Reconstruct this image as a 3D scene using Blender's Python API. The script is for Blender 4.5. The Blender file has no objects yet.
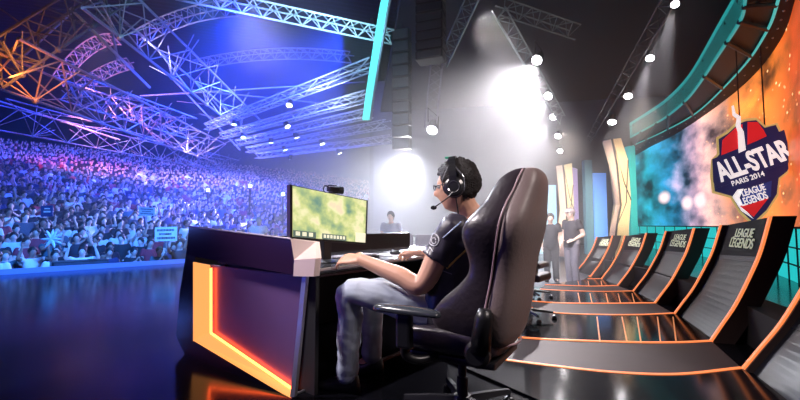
import bpy, bmesh, math, random
from mathutils import Vector, Matrix, noise
random.seed(7)
C = bpy.context.scene.collection
EYE = 1.05
A0 = math.atan(155/400); PT = math.atan(25/400)
FW = Vector((-math.sin(A0)*math.cos(PT), math.cos(A0)*math.cos(PT), math.sin(PT)))
RT = Vector((math.cos(A0), math.sin(A0), 0)); UP = RT.cross(FW)
CAM = Vector((0, 0, EYE)); Zv = Vector((0, 0, 1))
def ray(px, py): return FW + RT*((px-400)/400) - UP*((py-200)/400)
def P(px, py, Z): return CAM + ray(px, py)*Z                      # a surveyed point at depth Z
def G(px, py, z=0.0):
    d = ray(px, py); return CAM + d*((z-EYE)/d.z)                  # a surveyed point on the level z
def onplane(px, py, o, n):
    d = ray(px, py); return CAM + d*((o-CAM).dot(n)/d.dot(n))
def W(lat, dep, z): 
    f = Vector((FW.x, FW.y, 0)).normalized(); return Vector((0, 0, 0)) + RT*lat + f*dep + Zv*z
def dirv(lat, dep): return (W(lat, dep, 0)).normalized()

# ---------------------------------------------------------------- materials
M = {}
def mat(name, col, rough=.5, metal=0, emit=None, es=0, noise_amt=0, noise_scale=8, col2=None, bump=0, coat=0, spec=None, sss=0):
    if name in M: return M[name]
    m = bpy.data.materials.new(name); m.use_nodes = True
    nt = m.node_tree; b = nt.nodes['Principled BSDF']
    c4 = (*col, 1); b.inputs['Base Color'].default_value = c4
    b.inputs['Roughness'].default_value = rough; b.inputs['Metallic'].default_value = metal
    if coat: b.inputs['Coat Weight'].default_value = coat; b.inputs['Coat Roughness'].default_value = .08
    if spec is not None: b.inputs['Specular IOR Level'].default_value = spec
    if emit: b.inputs['Emission Color'].default_value = (*emit, 1); b.inputs['Emission Strength'].default_value = es
    if noise_amt or bump:
        tc = nt.nodes.new('ShaderNodeTexCoord'); n = nt.nodes.new('ShaderNodeTexNoise'); n.inputs['Scale'].default_value = noise_scale
        n.inputs['Detail'].default_value = 5; nt.links.new(tc.outputs['Object'], n.inputs['Vector'])
        if noise_amt:
            r = nt.nodes.new('ShaderNodeMix'); r.data_type = 'RGBA'
            k = col2 or tuple(x*(1-noise_amt) for x in col)
            r.inputs[6].default_value = c4; r.inputs[7].default_value = (*k, 1)
            nt.links.new(n.outputs['Fac'], r.inputs[0]); nt.links.new(r.outputs[2], b.inputs['Base Color'])
        if bump:
            bp = nt.nodes.new('ShaderNodeBump'); bp.inputs['Strength'].default_value = bump; bp.inputs['Distance'].default_value = .02
            nt.links.new(n.outputs['Fac'], bp.inputs['Height']); nt.links.new(bp.outputs['Normal'], b.inputs['Normal'])
    M[name] = m; return m
def led(name, col, s):
    if name in M: return M[name]
    m = bpy.data.materials.new(name); m.use_nodes = True; nt = m.node_tree
    b = nt.nodes['Principled BSDF']; b.inputs['Base Color'].default_value = (*[c*.3 for c in col], 1)
    b.inputs['Emission Color'].default_value = (*col, 1); b.inputs['Emission Strength'].default_value = s
    M[name] = m; return m

# ---------------------------------------------------------------- object helpers
BASES = {}
def link(o, parent=None, world=True):
    C.objects.link(o)
    if parent is not None:
        o.parent = parent
        if world: o.matrix_parent_inverse = BASES[parent.name].inverted()
        BASES[o.name] = Matrix.Identity(4) if world else BASES[parent.name]
    else: BASES.setdefault(o.name, Matrix.Identity(4))
    return o
def thing(name, label, cat, loc=(0, 0, 0), rotz=0, group=None):
    o = bpy.data.objects.new(name, None); C.objects.link(o); o.empty_display_size = .1
    o.location = loc; o.rotation_euler = (0, 0, rotz)
    BASES[o.name] = Matrix.Translation(Vector(loc)) @ Matrix.Rotation(rotz, 4, 'Z')
    return tag(o, label, cat, group)
def tag(o, label, cat, group=None, kind=None):
    if label: o['label'] = label
    if cat: o['category'] = cat
    if group: o['group'] = group
    if kind: o['kind'] = kind
    return o
def obj(name, bm, m, parent=None, world=True, smooth=False, struct=False, recalc=True):
    if isinstance(bm, bpy.types.Mesh): me = bm
    else:
        if recalc: bmesh.ops.recalc_face_normals(bm, faces=bm.faces)
        me = bpy.data.meshes.new(name); bm.to_mesh(me); bm.free()
    if smooth:
        for p in me.polygons: p.use_smooth = True
    for k in (m if isinstance(m, (list, tuple)) else [m]): me.materials.append(k)
    o = bpy.data.objects.new(name, me); link(o, parent, world)
    if struct: o['kind'] = 'structure'
    return o
def mod(o, kind, **kw):
    d = o.modifiers.new(kind.lower(), kind)
    for k, v in kw.items(): setattr(d, k, v)
    return d
def B(): return bmesh.new()
def box(bm, c, s, ax=None, bev=0):
    """box centred at c, size s, optional axes (3 vectors)"""
    ax = ax or (Vector((1, 0, 0)), Vector((0, 1, 0)), Vector((0, 0, 1))); c = Vector(c)
    vs = [bm.verts.new(c+ax[0]*(s[0]/2*i)+ax[1]*(s[1]/2*j)+ax[2]*(s[2]/2*k)) for i in (-1, 1) for j in (-1, 1) for k in (-1, 1)]
    fs = [bm.faces.new([vs[q] for q in f]) for f in ((0, 1, 3, 2), (4, 6, 7, 5), (0, 4, 5, 1), (2, 3, 7, 6), (0, 2, 6, 4), (1, 5, 7, 3))]
    if bev:
        bmesh.ops.bevel(bm, geom=list({e for f in fs for e in f.edges}), offset=bev, segments=2, affect='EDGES', profile=.6)
    return bm
def tube(bm, pts, r, n=8, cap=True):
    pts = [Vector(p) for p in pts]; rs = r if isinstance(r, (list, tuple)) else [r]*len(pts)
    rings = []; u = None
    for i, p in enumerate(pts):
        t = (pts[min(i+1, len(pts)-1)]-pts[max(i-1, 0)]).normalized()
        if u is None: u = t.orthogonal().normalized()
        u = (u-t*u.dot(t)).normalized(); v = t.cross(u)
        rings.append([bm.verts.new(p+(u*math.cos(2*math.pi*k/n)+v*math.sin(2*math.pi*k/n))*rs[i]) for k in range(n)])
    for a, b in zip(rings, rings[1:]):
        for k in range(n): bm.faces.new((a[k], a[(k+1) % n], b[(k+1) % n], b[k]))
    if cap: bm.faces.new(rings[0][::-1]); bm.faces.new(rings[-1])
    return bm
def lathe(bm, prof, mtx=None, n=24):
    """profile (r,z) around local z"""
    mtx = mtx or Matrix.Identity(4); rings = []
    for r, z in prof: rings.append([bm.verts.new(mtx @ Vector((r*math.cos(2*math.pi*k/n), r*math.sin(2*math.pi*k/n), z))) for k in range(n)])
    for a, b in zip(rings, rings[1:]):
        for k in range(n): bm.faces.new((a[k], a[(k+1) % n], b[(k+1) % n], b[k]))
    bm.faces.new(rings[0][::-1]); bm.faces.new(rings[-1]); return bm
def loft(bm, rings, cap=True, closed=True):
    R = [[bm.verts.new(Vector(p)) for p in ring] for ring in rings]; n = len(R[0])
    for a, b in zip(R, R[1:]):
        for k in range(n if closed else n-1): bm.faces.new((a[k], a[(k+1) % n], b[(k+1) % n], b[k]))
    if cap: bm.faces.new(R[0][::-1]); bm.faces.new(R[-1])
    return bm
def prism(bm, poly, d):
    """polygon (3D points) extruded by vector d"""
    a = [bm.verts.new(Vector(p)) for p in poly]; b = [bm.verts.new(Vector(p)+Vector(d)) for p in poly]; n = len(a)
    bm.faces.new(a); bm.faces.new(b[::-1])
    for k in range(n): bm.faces.new((a[k], b[k], b[(k+1) % n], a[(k+1) % n]))
    return bm
def frame(o, x, z):
    """matrix with local x ~ x and local z = z"""
    z = Vector(z).normalized(); x = Vector(x); x = (x-z*x.dot(z)).normalized(); y = z.cross(x)
    m = Matrix((x, y, z)).transposed().to_4x4(); m.translation = Vector(o); return m
def crom(pts, n=8):
    pts = [Vector(p) for p in pts]; q = [pts[0]*2-pts[1]]+pts+[pts[-1]*2-pts[-2]]; out = []
    for i in range(1, len(q)-2):
        for k in range(n):
            t = k/n; a, b, c, d = q[i-1:i+3]
            out.append(.5*((2*b)+(c-a)*t+(2*a-5*b+4*c-d)*t*t+(3*b-a-3*c+d)*t**3))
    out.append(pts[-1]); return out
def ball(bm, c, r, seg=16, sc=(1, 1, 1), mtx=None):
    m = Matrix.Translation(Vector(c)) @ (mtx or Matrix.Identity(4)) @ Matrix.Diagonal((r*sc[0], r*sc[1], r*sc[2], 1))
    bmesh.ops.create_uvsphere(bm, u_segments=seg, v_segments=max(6, seg*2//3), radius=1, matrix=m); return bm
def strip(bm, pts, w, h, up=Zv, z0=0):
    """bar of width w, height h that follows pts on the floor"""
    pts = [Vector(p) for p in pts]; rings = []
    for i, p in enumerate(pts):
        t = (pts[min(i+1, len(pts)-1)]-pts[max(i-1, 0)]).normalized(); s = t.cross(up).normalized()
        rings.append([p+s*w/2+up*z0, p-s*w/2+up*z0, p-s*w/2+up*(z0+h), p+s*w/2+up*(z0+h)])
    return loft(bm, rings)
def skin(nodes, edges, sub=2, root=0, smooth=True):
    """nodes {key:(pos, radius or (rx,ry))}; returns an evaluated smooth mesh"""
    keys = list(nodes); ix = {k: i for i, k in enumerate(keys)}
    me = bpy.data.meshes.new('skin'); me.from_pydata([Vector(nodes[k][0]) for k in keys], [(ix[a], ix[b]) for a, b in edges], [])
    o = bpy.data.objects.new('skin_tmp', me); C.objects.link(o)
    sk = o.modifiers.new('s', 'SKIN'); sk.use_smooth_shade = True; sk.branch_smoothing = .6
    for i, k in enumerate(keys):
        r = nodes[k][1]; me.skin_vertices[0].data[i].radius = r if isinstance(r, (tuple, list)) else (r, r)
        me.skin_vertices[0].data[i].use_root = (i == root)
    if sub: ss = o.modifiers.new('u', 'SUBSURF'); ss.levels = sub; ss.render_levels = sub
    dg = bpy.context.evaluated_depsgraph_get(); dg.update()
    out = bpy.data.meshes.new_from_object(o.evaluated_get(dg)); bpy.data.objects.remove(o); bpy.data.meshes.remove(me)
    return out
def evaluated(o):
    dg = bpy.context.evaluated_depsgraph_get(); dg.update()
    out = bpy.data.meshes.new_from_object(o.evaluated_get(dg)); bpy.data.objects.remove(o); return out
def merge_remesh(meshes, voxel, smooth_it=2):
    bm = B()
    for m in meshes: bm.from_mesh(m)
    me = bpy.data.meshes.new('m'); bm.to_mesh(me); bm.free()
    o = bpy.data.objects.new('tmp', me); C.objects.link(o)
    r = o.modifiers.new('r', 'REMESH'); r.mode = 'VOXEL'; r.voxel_size = voxel; r.use_smooth_shade = True
    if smooth_it: s = o.modifiers.new('s', 'SMOOTH'); s.iterations = smooth_it; s.factor = .5
    return evaluated(o)
def text(s, size, mtx, ext=.002, shear=0, bold=0):
    cu = bpy.data.curves.new('t', 'FONT'); cu.body = s; cu.size = size; cu.extrude = ext; cu.shear = shear; cu.offset = bold
    cu.align_x = 'CENTER'; cu.align_y = 'CENTER'
    o = bpy.data.objects.new('t', cu); C.objects.link(o); me = evaluated(o); me.transform(mtx); me.materials.clear(); return me
def join_meshes(ms):
    bm = B()
    for m in ms: bm.from_mesh(m)
    return bm
def copy_tree(o, parent=None):
    c = o.copy(); C.objects.link(c)
    if parent: c.parent = parent
    for ch in o.children: copy_tree(ch, c)
    return c

# common materials
BLK = mat('black_plastic', (.012, .012, .014), .35)
BLKM = mat('black_matte', (.008, .008, .01), .8)
FLOORM = mat('gloss_stage_floor', (.004, .004, .006), .15, bump=.03, noise_scale=3, spec=.07)
SILV = mat('silver_truss', (.62, .64, .70), .35, .7)
CHROME = mat('chrome', (.8, .8, .82), .12, 1)
ORANGE = led('orange_led_edge', (1, .25, .07), .95)
GLOSSB = mat('gloss_black_panel', (.006, .006, .008), .11, spec=.28)
SIDEM = mat('brown_black_board', (.035, .022, .022), .5)
#SECTION_A
# ================================================================ STAGE AND HALL SHELL
def ngon_slab(name, pts, z0, z1, m, kind='structure'):
    bm = B(); prism(bm, [Vector((p[0], p[1], z1)) for p in pts], (0, 0, z0-z1)); o = obj(name, bm, m); o['kind'] = kind; return o
e0, e1 = G(0, 275), G(185, 263)
ed = (e1-e0).normalized(); en = Vector((ed.y, -ed.x, 0))          # en points towards the stage
if en.dot(CAM-e0) < 0: en = -en
stage = [e0-ed*6, e1+ed*6.0, G(430, 283), G(480, 287), G(575, 286.5), G(590, 275), G(600, 264), W(16, 26, 0), W(16, -4, 0), W(-9, -4, 0)]
st = ngon_slab('floor', stage, -.12, 0, FLOORM)
ngon_slab('floor_backstage', [W(-1, 6.7, 0), W(16, 6.7, 0), W(16, 36, 0), W(-1, 36, 0)], -.42, -.30, mat('backstage_floor', (.10, .10, .12), .35))
ngon_slab('floor_arena', [e0-ed*25+en*1, e1+ed*30+en*1, e1+ed*30-en*60, e0-ed*25-en*60], -1.3, -1.2, mat('arena_floor', (.01, .012, .03), .6))
# lit lip along the edge of the stage
bm = B(); strip(bm, [e0-ed*6, e0, e1, e1+ed*6.0], .10, .11, z0=.002)
lip = obj('stage_edge_trim', bm, mat('edge_rail', (.30, .34, .62), .3, .2)); lip['kind'] = 'structure'
bm = B(); strip(bm, [e0-ed*6-en*.06, e1+ed*6-en*.06], .03, 1.30, z0=-1.38)
o = obj('stage_skirt', bm, BLKM); o['kind'] = 'structure'

# brown floor bands between the consoles
BL = {
 'C': [(742, 370), (680, 376.5), (620, 375), (560, 369), (487, 359.5), (440, 353), (414, 347)],
 'B': [(711.5, 342.5), (680, 344), (635, 344), (560, 341.5), (520, 339), (470, 334), (440, 331)],
 'A': [(674, 314.5), (640, 316), (600, 316), (560, 314.5), (535, 311), (500, 308)],
 'A2': [(655, 304), (600, 304.5), (560, 304), (536, 302.5), (505, 300)],
 'D': [(632.6, 292), (600, 292.5), (560, 291.4), (540, 290)],
 'D2': [(617.6, 286.4), (590, 287), (560, 286), (545, 285.5)],
 'E': [(601, 279.5), (593, 279.6), (588, 279.7)],
 'E2': [(591, 276.5), (589, 276.5)],
}
FL = {k: [G(*p) for p in v] for k, v in BL.items()}
bandm = mat('brown_floor_band', (.042, .024, .024), .6, spec=.2, noise_amt=.3, noise_scale=5)
def band(n1, n2):
    a = crom(FL[n1], 5); b = crom(FL[n2], 5)
    poly = [Vector((p.x, p.y, .012)) for p in a]+[Vector((p.x, p.y, .012)) for p in reversed(b)]
    bm = B(); prism(bm, poly, (0, 0, -.010)); o = obj('floor_band', bm, bandm); o['kind'] = 'structure'
band('C', 'B'); band('A', 'A2'); band('D', 'D2')

# consoles ------------------------------------------------------------------
PROF = [(0, 0), (.19, .14), (.42, .31), (.67, .55), (.83, .73), (1, 1)]
LOGO = mat('cream_logo', (.85, .88, .62), .5, emit=(.85, .9, .6), es=.25)
logopanel = mat('charcoal_logo_panel', (.012, .010, .012), .6, spec=.1)
tealm = led('teal_panel_light', (.02, .42, .42), .9)
def console(a, at_, b, bt, lab, line_a, line_b, lines, det=True):
    A, Bc = G(*a), G(*b); t = (Bc-A).normalized(); t.z = 0; n = Vector((-t.y, t.x, 0))
    if n.dot(RT) < 0: n = -n
    def top(px, base):
        q = onplane(px[0], px[1], base, t); return (q-base).dot(n), q.z
    ua, ha = top(at_, A); ub, hb = top(bt, Bc)
    root = thing('stage_console', lab, 'console', ((A+Bc)/2)[:], 0, 'angled consoles along the stage')
    pr = crom([Vector((u, 0, h)) for u, h in PROF], 4)
    def curve(base, u, h, off=0): return [base+n*(p.x*u+off)+Zv*(p.z*h) for p in pr]
    W_ = .045; D_ = .17
    def rib(base, u, h, s, line):
        c0 = curve(base, u, h); d1 = t*(W_*s)
        fr, bk = [], []
        for i, p in enumerate(c0):
            fr.append(p); 
        rings = [[p, p+d1, p+d1+n*D_, p+n*D_] for p in c0]
        r = obj('upright', loft(B(), rings), SIDEM, root)
        e = W_
        er = [[p-n*.016-t*.003*s, p-n*.016+t*.030*s, p+t*.030*s+n*.004, p-t*.003*s+n*.004] for p in c0]
        obj('led_edge', loft(B(), er), ORANGE, r)
        if line and len(FL[line]) > 1:
            pts = crom([base]+FL[line][1:], 6)
            sb = strip(B(), pts, .030, .020, z0=.001); obj('floor_light_strip', sb, ORANGE, root)
    rib(A, ua, ha, 1, line_a); rib(Bc, ub, hb, -1, line_b)
    # face between the ribs, set back a little
    ca, cb = curve(A+t*W_, ua, ha, .05), curve(Bc-t*W_, ub, hb, .05)
    N = len(ca)-1; k1 = int(N*.70)
    def sheet(i0, i1, off, th, inset=0):
        bm = B(); rings = []
        for i in range(i0, i1+1):
            p, q = ca[i]+n*off, cb[i]+n*off; w = (q-p)
            p2, q2 = p+w*inset, q-w*inset
            rings.append([p2, q2, q2+n*th, p2+n*th])
        return loft(bm, rings)
    obj('face_screen', sheet(0, k1, 0, .04), mat('satin_black_screen', (.008, .008, .012), .30, spec=.4), root)
    obj('face_border', sheet(k1, k1+1, -.004, .04), SIDEM, root)
    lp = obj('logo_panel', sheet(k1+1, N, -.006, .04), logopanel, root)
    # lettering
    o0 = (ca[k1+1]+cb[k1+1]+ca[N]+cb[N])/4-n*.012
    upv = ((ca[N]+cb[N])-(ca[k1+1]+cb[k1+1])).normalized(); xv = (cb[N]-ca[N]).normalized(); zz = xv.cross(upv).normalized()
    if zz.dot(n) > 0: zz = -zz; 
    xv = upv.cross(zz).normalized(); wid = (Bc-A).length; hh = ((ca[N]-ca[k1+1]).length)
    mx = Matrix((xv, upv, zz)).transposed().to_4x4(); mx.translation = o0
    s = min(wid*.165, hh*.36)
    m1 = text('LEAGUE', s, mx @ Matrix.Translation((0, s*.42, 0)), .002, 0, .012*s)
    m2 = text('LEGENDS', s*1.12, mx @ Matrix.Translation((0, -s*.42, 0)), .002, 0, .012*s)
    m3 = text('OF', s*.28, mx @ Matrix.Translation((-s*1.9, s*.02, 0)), .002)
    obj('lettering', join_meshes([m1, m2, m3]), LOGO, lp)
    # glossy base panel on the floor between the two light strips
    if line_a and line_b and det:
        pa = crom([A]+FL[line_a][1:], 5); pb = crom([Bc]+FL[line_b][1:], 5)
        poly = [Vector((p.x, p.y, .016)) for p in pa]+[Vector((p.x, p.y, .016)) for p in reversed(pb)]
        obj('base_panel', prism(B(), poly, (0, 0, -.015)), GLOSSB, root)
    for (p, q) in lines:  # orange reflections laid on the base panel as thin glowing strips
        g0, g1 = G(p[0], p[1], .017), G(q[0], q[1], .017)
        obj('base_reflection', strip(B(), [g0, g1], .012, .004), mat('reflection_orange', (.55, .20, .09), .4, emit=(1, .35, .1), es=.35), root)
    # rear of the console: black backing box that leans with the face
    rb = [[p+n*.05, q+n*.05, q+n*.12, p+n*.12] for p, q in zip(ca, cb)]
    obj('rear_panel', loft(B(), rb), BLKM, root)
    return A, Bc, n
S1 = [((673, 317), (676, 341)), ((657.5, 317), (660.5, 342)), ((637, 317), (641, 343)), ((622, 317), (627, 342)), ((597, 317), (600, 342))]
S2 = [((632, 293.5), (634.5, 303)), ((618, 293.5), (620.5, 303)), ((606, 293.5), (608, 303)), ((590, 293.5), (592, 303)), ((578, 293), (580, 303))]
S3 = [((601, 281), (602, 286)), ((588, 281), (589, 286)), ((578, 281), (579, 286))]
FL['F'] = [G(810, 425), G(730, 432), G(640, 425), G(560, 412)]
cons = []
cons.append(console((742, 370), (838, 205), (812, 428), (930, 188), 'nearest console, cut off by the right border of the picture', 'C', 'F', []))
cons.append(console((674, 314.5), (721, 225), (711.5, 342.5), (772, 216), 'large angled black console under the shield sign, logo lettering readable', 'A', 'B', S1))
cons.append(console((632.6, 292), (666, 231), (655, 304), (695, 228), 'second smaller angled console beside the large one under the shield sign', 'D', 'A2', S2))
cons.append(console((601, 279.5), (625, 235.6), (617.6, 286.4), (647, 233), 'third angled console of the row, before the cream pillar', 'E', 'D2', S3))
cons.append(console((576, 272), (597, 237), (591, 276.5), (613, 235.6), 'farthest and smallest angled console, just right of the standing man', None, 'E2', []))
# low black plinth that runs behind the consoles
pl = []
for A_, B_, n_ in cons: pl += [B_+n_*.42, A_+n_*.42]
bm = B(); strip(bm, pl, .30, .34, z0=.002); o = obj('console_plinth_trim', bm, BLKM); o['kind'] = 'structure'

# ---------------------------------------------------------------- curved LED wall and header
H = 4.6
def ringpts(px): return crom([G(x, y, H) for x, y in px], 8)
wall_px = [(631, 158), (650, 147), (675, 134.5), (712, 110), (750, 79), (780, 41), (795, 0), (808, -60), (816, -140)]
teal_px = [(632, 146), (638, 143), (664, 131), (697, 112), (739, 71), (765, 34), (778, 0), (790, -60), (797, -140)]
fas_px = [(630, 138), (652, 126), (668, 116), (690, 96), (720, 52), (739, 22), (744, 0), (753, -60), (758, -140)]
wp, tp, fp = ringpts(wall_px), ringpts(teal_px), ringpts(fas_px)
def curtain(bm, pts, z0, z1, th, uv=False):
    """vertical curved wall following pts"""
    rings = []
    for i, p in enumerate(pts):
        t = (pts[min(i+1, len(pts)-1)]-pts[max(i-1, 0)]); t.z = 0; t.normalize(); nn = Vector((t.y, -t.x, 0))
        if nn.dot(RT) < 0: nn = -nn
        rings.append([Vector((p.x, p.y, z0)), Vector((p.x, p.y, z1)), Vector((p.x, p.y, z1))+nn*th, Vector((p.x, p.y, z0))+nn*th])
    loft(bm, rings)
    if uv:
        L = bm.loops.layers.uv.new('UVMap'); acc = [0]
        for a, b in zip(pts, pts[1:]): acc.append(acc[-1]+(b-a).length)
        def uof(co):
            j = min(range(len(pts)), key=lambda q: (pts[q].x-co.x)**2+(pts[q].y-co.y)**2); return acc[j]/acc[-1]
        for f in bm.faces:
            for l in f.loops: l[L].uv = (uof(l.vert.co), (l.vert.co.z-z0)/(z1-z0))
    return bm
def screen_mat():
    m = bpy.data.materials.new('led_wall_picture'); m.use_nodes = True; nt = m.node_tree; b = nt.nodes['Principled BSDF']
    nd = nt.nodes.new; lk = nt.links.new
    uv = nd('ShaderNodeTexCoord'); sep = nd('ShaderNodeSeparateXYZ'); lk(uv.outputs['UV'], sep.inputs[0])
    mp = nd('ShaderNodeMapping'); mp.inputs['Scale'].default_value = (5, 2.0, 1); lk(uv.outputs['UV'], mp.inputs[0])
    n1 = nd('ShaderNodeTexNoise'); n1.inputs['Scale'].default_value = 1.6; n1.inputs['Detail'].default_value = 7; n1.inputs['Roughness'].default_value = .52; lk(mp.outputs[0], n1.inputs['Vector'])
    def math_(op, a, c, cl=False):
        k = nd('ShaderNodeMath'); k.operation = op; k.use_clamp = cl
        for i, v in enumerate((a, c)):
            if isinstance(v, (int, float)): k.inputs[i].default_value = v
            else: lk(v, k.inputs[i])
        return k.outputs[0]
    # position along the wall shifted by noise picks the hue
    s = math_('ADD', math_('MULTIPLY', sep.outputs['X'], 1.0), math_('MULTIPLY', math_('SUBTRACT', n1.outputs['Fac'], .5), .35))
    r = nd('ShaderNodeValToRGB'); cr = r.color_ramp
    stops = [(0, (.005, .16, .20)), (.13, (.01, .30, .38)), (.27, (.02, .22, .42)), (.38, (.45, .30, .42)), (.47, (.75, .42, .36)), (.56, (.62, .19, .05)), (.68, (.90, .22, .03)), (.8, (.45, .06, .01)), (1, (.12, .01, .0))]
    cr.elements[0].position = 0; cr.elements[0].color = (*stops[0][1], 1); cr.elements[1].position = 1; cr.elements[1].color = (*stops[-1][1], 1)
    for p, c in stops[1:-1]:
        e = cr.elements.new(p); e.color = (*c, 1)
    lk(s, r.inputs[0])
    # cloud brightness
    cl = nd('ShaderNodeMapRange'); cl.inputs[1].default_value = .36; cl.inputs[2].default_value = .66; cl.inputs[3].default_value = .14; cl.inputs[4].default_value = 2.1
    lk(n1.outputs['Fac'], cl.inputs[0])
    # soft bokeh discs
    v = nd('ShaderNodeTexVoronoi'); v.inputs['Scale'].default_value = 1.7; lk(mp.outputs[0], v.inputs['Vector'])
    bk = nd('ShaderNodeMapRange'); bk.inputs[1].default_value = .30; bk.inputs[2].default_value = .10; bk.inputs[3].default_value = 0; bk.inputs[4].default_value = 1; lk(v.outputs['Distance'], bk.inputs[0])
    low = nd('ShaderNodeMapRange'); low.inputs[1].default_value = .62; low.inputs[2].default_value = .35; lk(sep.outputs['Y'], low.inputs[0])
    lo2 = nd('ShaderNodeMapRange'); lo2.inputs[1].default_value = .62; lo2.inputs[2].default_value = .42; lk(sep.outputs['X'], lo2.inputs[0])
    bk2 = math_('MULTIPLY', math_('MULTIPLY', bk.outputs[0], low.outputs[0]), lo2.outputs[0])
    # sparks
    v2 = nd('ShaderNodeTexVoronoi'); v2.inputs['Scale'].default_value = 11; lk(mp.outputs[0], v2.inputs['Vector'])
    sp = nd('ShaderNodeMapRange'); sp.inputs[1].default_value = .22; sp.inputs[2].default_value = .05; sp.inputs[3].default_value = 0; sp.inputs[4].default_value = 1; lk(v2.outputs['Distance'], sp.inputs[0])
    n3 = nd('ShaderNodeTexNoise'); n3.inputs['Scale'].default_value = 3.0; lk(mp.outputs[0], n3.inputs['Vector'])
    th = nd('ShaderNodeMapRange'); th.inputs[1].default_value = .44; th.inputs[2].default_value = .56; lk(n3.outputs['Fac'], th.inputs[0])
    rg = nd('ShaderNodeMapRange'); rg.inputs[1].default_value = .38; rg.inputs[2].default_value = .55; lk(sep.outputs['X'], rg.inputs[0])
    sp2 = math_('MULTIPLY', math_('MULTIPLY', sp.outputs[0], th.outputs[0]), rg.outputs[0])
    mul = nd('ShaderNodeMix'); mul.data_type = 'RGBA'; mul.blend_type = 'MULTIPLY'; mul.inputs[0].default_value = 1
    lk(r.outputs[0], mul.inputs[6]); cb = nd('ShaderNodeCombineXYZ'); [lk(cl.outputs[0], cb.inputs[i]) for i in range(3)]; lk(cb.outputs[0], mul.inputs[7])
    a1 = nd('ShaderNodeMix'); a1.data_type = 'RGBA'; lk(bk2, a1.inputs[0]); lk(mul.outputs[2], a1.inputs[6]); a1.inputs[7].default_value = (1.3, .95, .95, 1)
    a2 = nd('ShaderNodeMix'); a2.data_type = 'RGBA'; lk(sp2, a2.inputs[0]); lk(a1.outputs[2], a2.inputs[6]); a2.inputs[7].default_value = (2.2, 1.1, .5, 1)
    b.inputs['Base Color'].default_value = (.01, .01, .01, 1); b.inputs['Roughness'].default_value = .4
    lk(a2.outputs[2], b.inputs['Emission Color']); b.inputs['Emission Strength'].default_value = 1.15
    return m
o = obj('wall_screen', curtain(B(), wp, 1.02, H, .15, True), screen_mat(), smooth=False, recalc=True); o['kind'] = 'structure'
# teal glazed base of the wall, with seams
tealglass = led('teal_wall_base', (.01, .38, .38), 1.3)
o = obj('wall_base', curtain(B(), wp, 0, 1.0, .12), tealglass); o['kind'] = 'structure'
bm = B()
for z in (.30, .62, .98): curtain(bm, [p-RT*.03 for p in wp], z, z+.025, .03)
for i in range(0, len(wp), 3): tube(bm, [Vector((wp[i].x, wp[i].y, 0))-RT*.03, Vector((wp[i].x, wp[i].y, 1.0))-RT*.03], .014, 6)
o = obj('trim_wall_base', bm, BLKM); o['kind'] = 'structure'

hd = thing('arched_header', 'curved black lighting header with a teal lit inner face above the screen wall', 'header', tuple(Vector((fp[20].x, fp[20].y, H))))
obj('inner_fascia', curtain(B(), fp, H, H+.62, .04), led('teal_fascia', (.02, .36, .36), .75), hd)
bm = B(); loft(bm, [[Vector((a.x, a.y, H+.06)), Vector((b.x, b.y, H+.06)), Vector((b.x, b.y, H+.5)), Vector((a.x, a.y, H+.5))] for a, b in zip(fp, tp)])
obj('soffit', bm, mat('soffit_black', (.006, .006, .008), .6), hd)
bm = B(); loft(bm, [[Vector((a.x, a.y, H)), Vector((b.x, b.y, H)), Vector((b.x, b.y, H+.6)), Vector((a.x, a.y, H+.6))] for a, b in zip(tp, wp)])
obj('outer_rim', bm, BLKM, hd)
bm = B(); tube(bm, [p-Zv*.01 for p in tp], .022, 6); obj('thin_light_line', bm, led('teal_line', (.08, .65, .62), .6), hd)
for i in range(4, len(fp)-4, 6):
    a, b = fp[i], tp[min(i+1, len(tp)-1)]
    bm = B(); tube(bm, [a-Zv*.0, b-Zv*.0], .045, 6); tube(bm, [a+Zv*.40, (a+b)/2+Zv*.02], .03, 6)
    obj('bracket', bm, mat('bracket_grey', (.015, .03, .035), .5), hd)
for i in range(2, len(tp)-2, 2):
    c = tp[i]*.5+wp[i]*.5; bm = B(); ball(bm, (c.x, c.y, H-.005), .02, 8); obj('rivet', bm, mat('rivet_pale', (.35, .42, .42), .4), hd)

# ---------------------------------------------------------------- shield sign
so = P(752, 168, 9.6); 
j = min(range(len(wp)), key=lambda q: abs((wp[q]-CAM).normalized().cross(RT.cross(Vector((0,0,1)))).length*0 + abs(math.atan2((wp[q]-CAM).dot(RT), (wp[q]-CAM).dot(FW))-math.atan2((so-CAM).dot(RT), (so-CAM).dot(FW)))))
tw = (wp[j+1]-wp[j-1]); tw.z = 0; tw.normalize()
if tw.dot(FW) > 0: tw = -tw                                        # runs towards the viewer = picture right
sx = (tw*.45+RT*.75).normalized(); sn = Vector((sx.y, -sx.x, 0))
if sn.dot(CAM-wp[j]) < 0: sn = -sn
so = Vector((wp[j].x, wp[j].y, 0))+sn*2.3; so.z = 2.1
sign = thing('shield_sign', 'shield shaped event sign hung before the orange screen wall', 'sign', tuple(so))
def sp_(px, py, off=0): return onplane(px, py, so+sn*off, sn)
def plate(name, poly, off, th, m, parent): return obj(name, prism(B(), [sp_(x, y, 0)+sn*off for x, y in poly], sn*th), m, parent)
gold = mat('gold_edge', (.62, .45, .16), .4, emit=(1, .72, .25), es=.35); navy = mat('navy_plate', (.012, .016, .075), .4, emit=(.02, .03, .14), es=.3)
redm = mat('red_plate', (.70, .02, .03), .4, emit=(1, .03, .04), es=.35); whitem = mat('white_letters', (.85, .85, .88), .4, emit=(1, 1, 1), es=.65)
outer = [(716, 138), (726, 132), (737, 122), (745, 119), (756, 118), (765, 126), (777, 123), (785, 140), (794, 163), (789, 172), (780, 179), (778, 196), (767, 213), (753, 226), (739, 213), (730, 198), (712, 193), (710, 176), (711, 160), (717, 154)]
plate('gold_border', outer, 0, .05, gold, sign)
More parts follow.
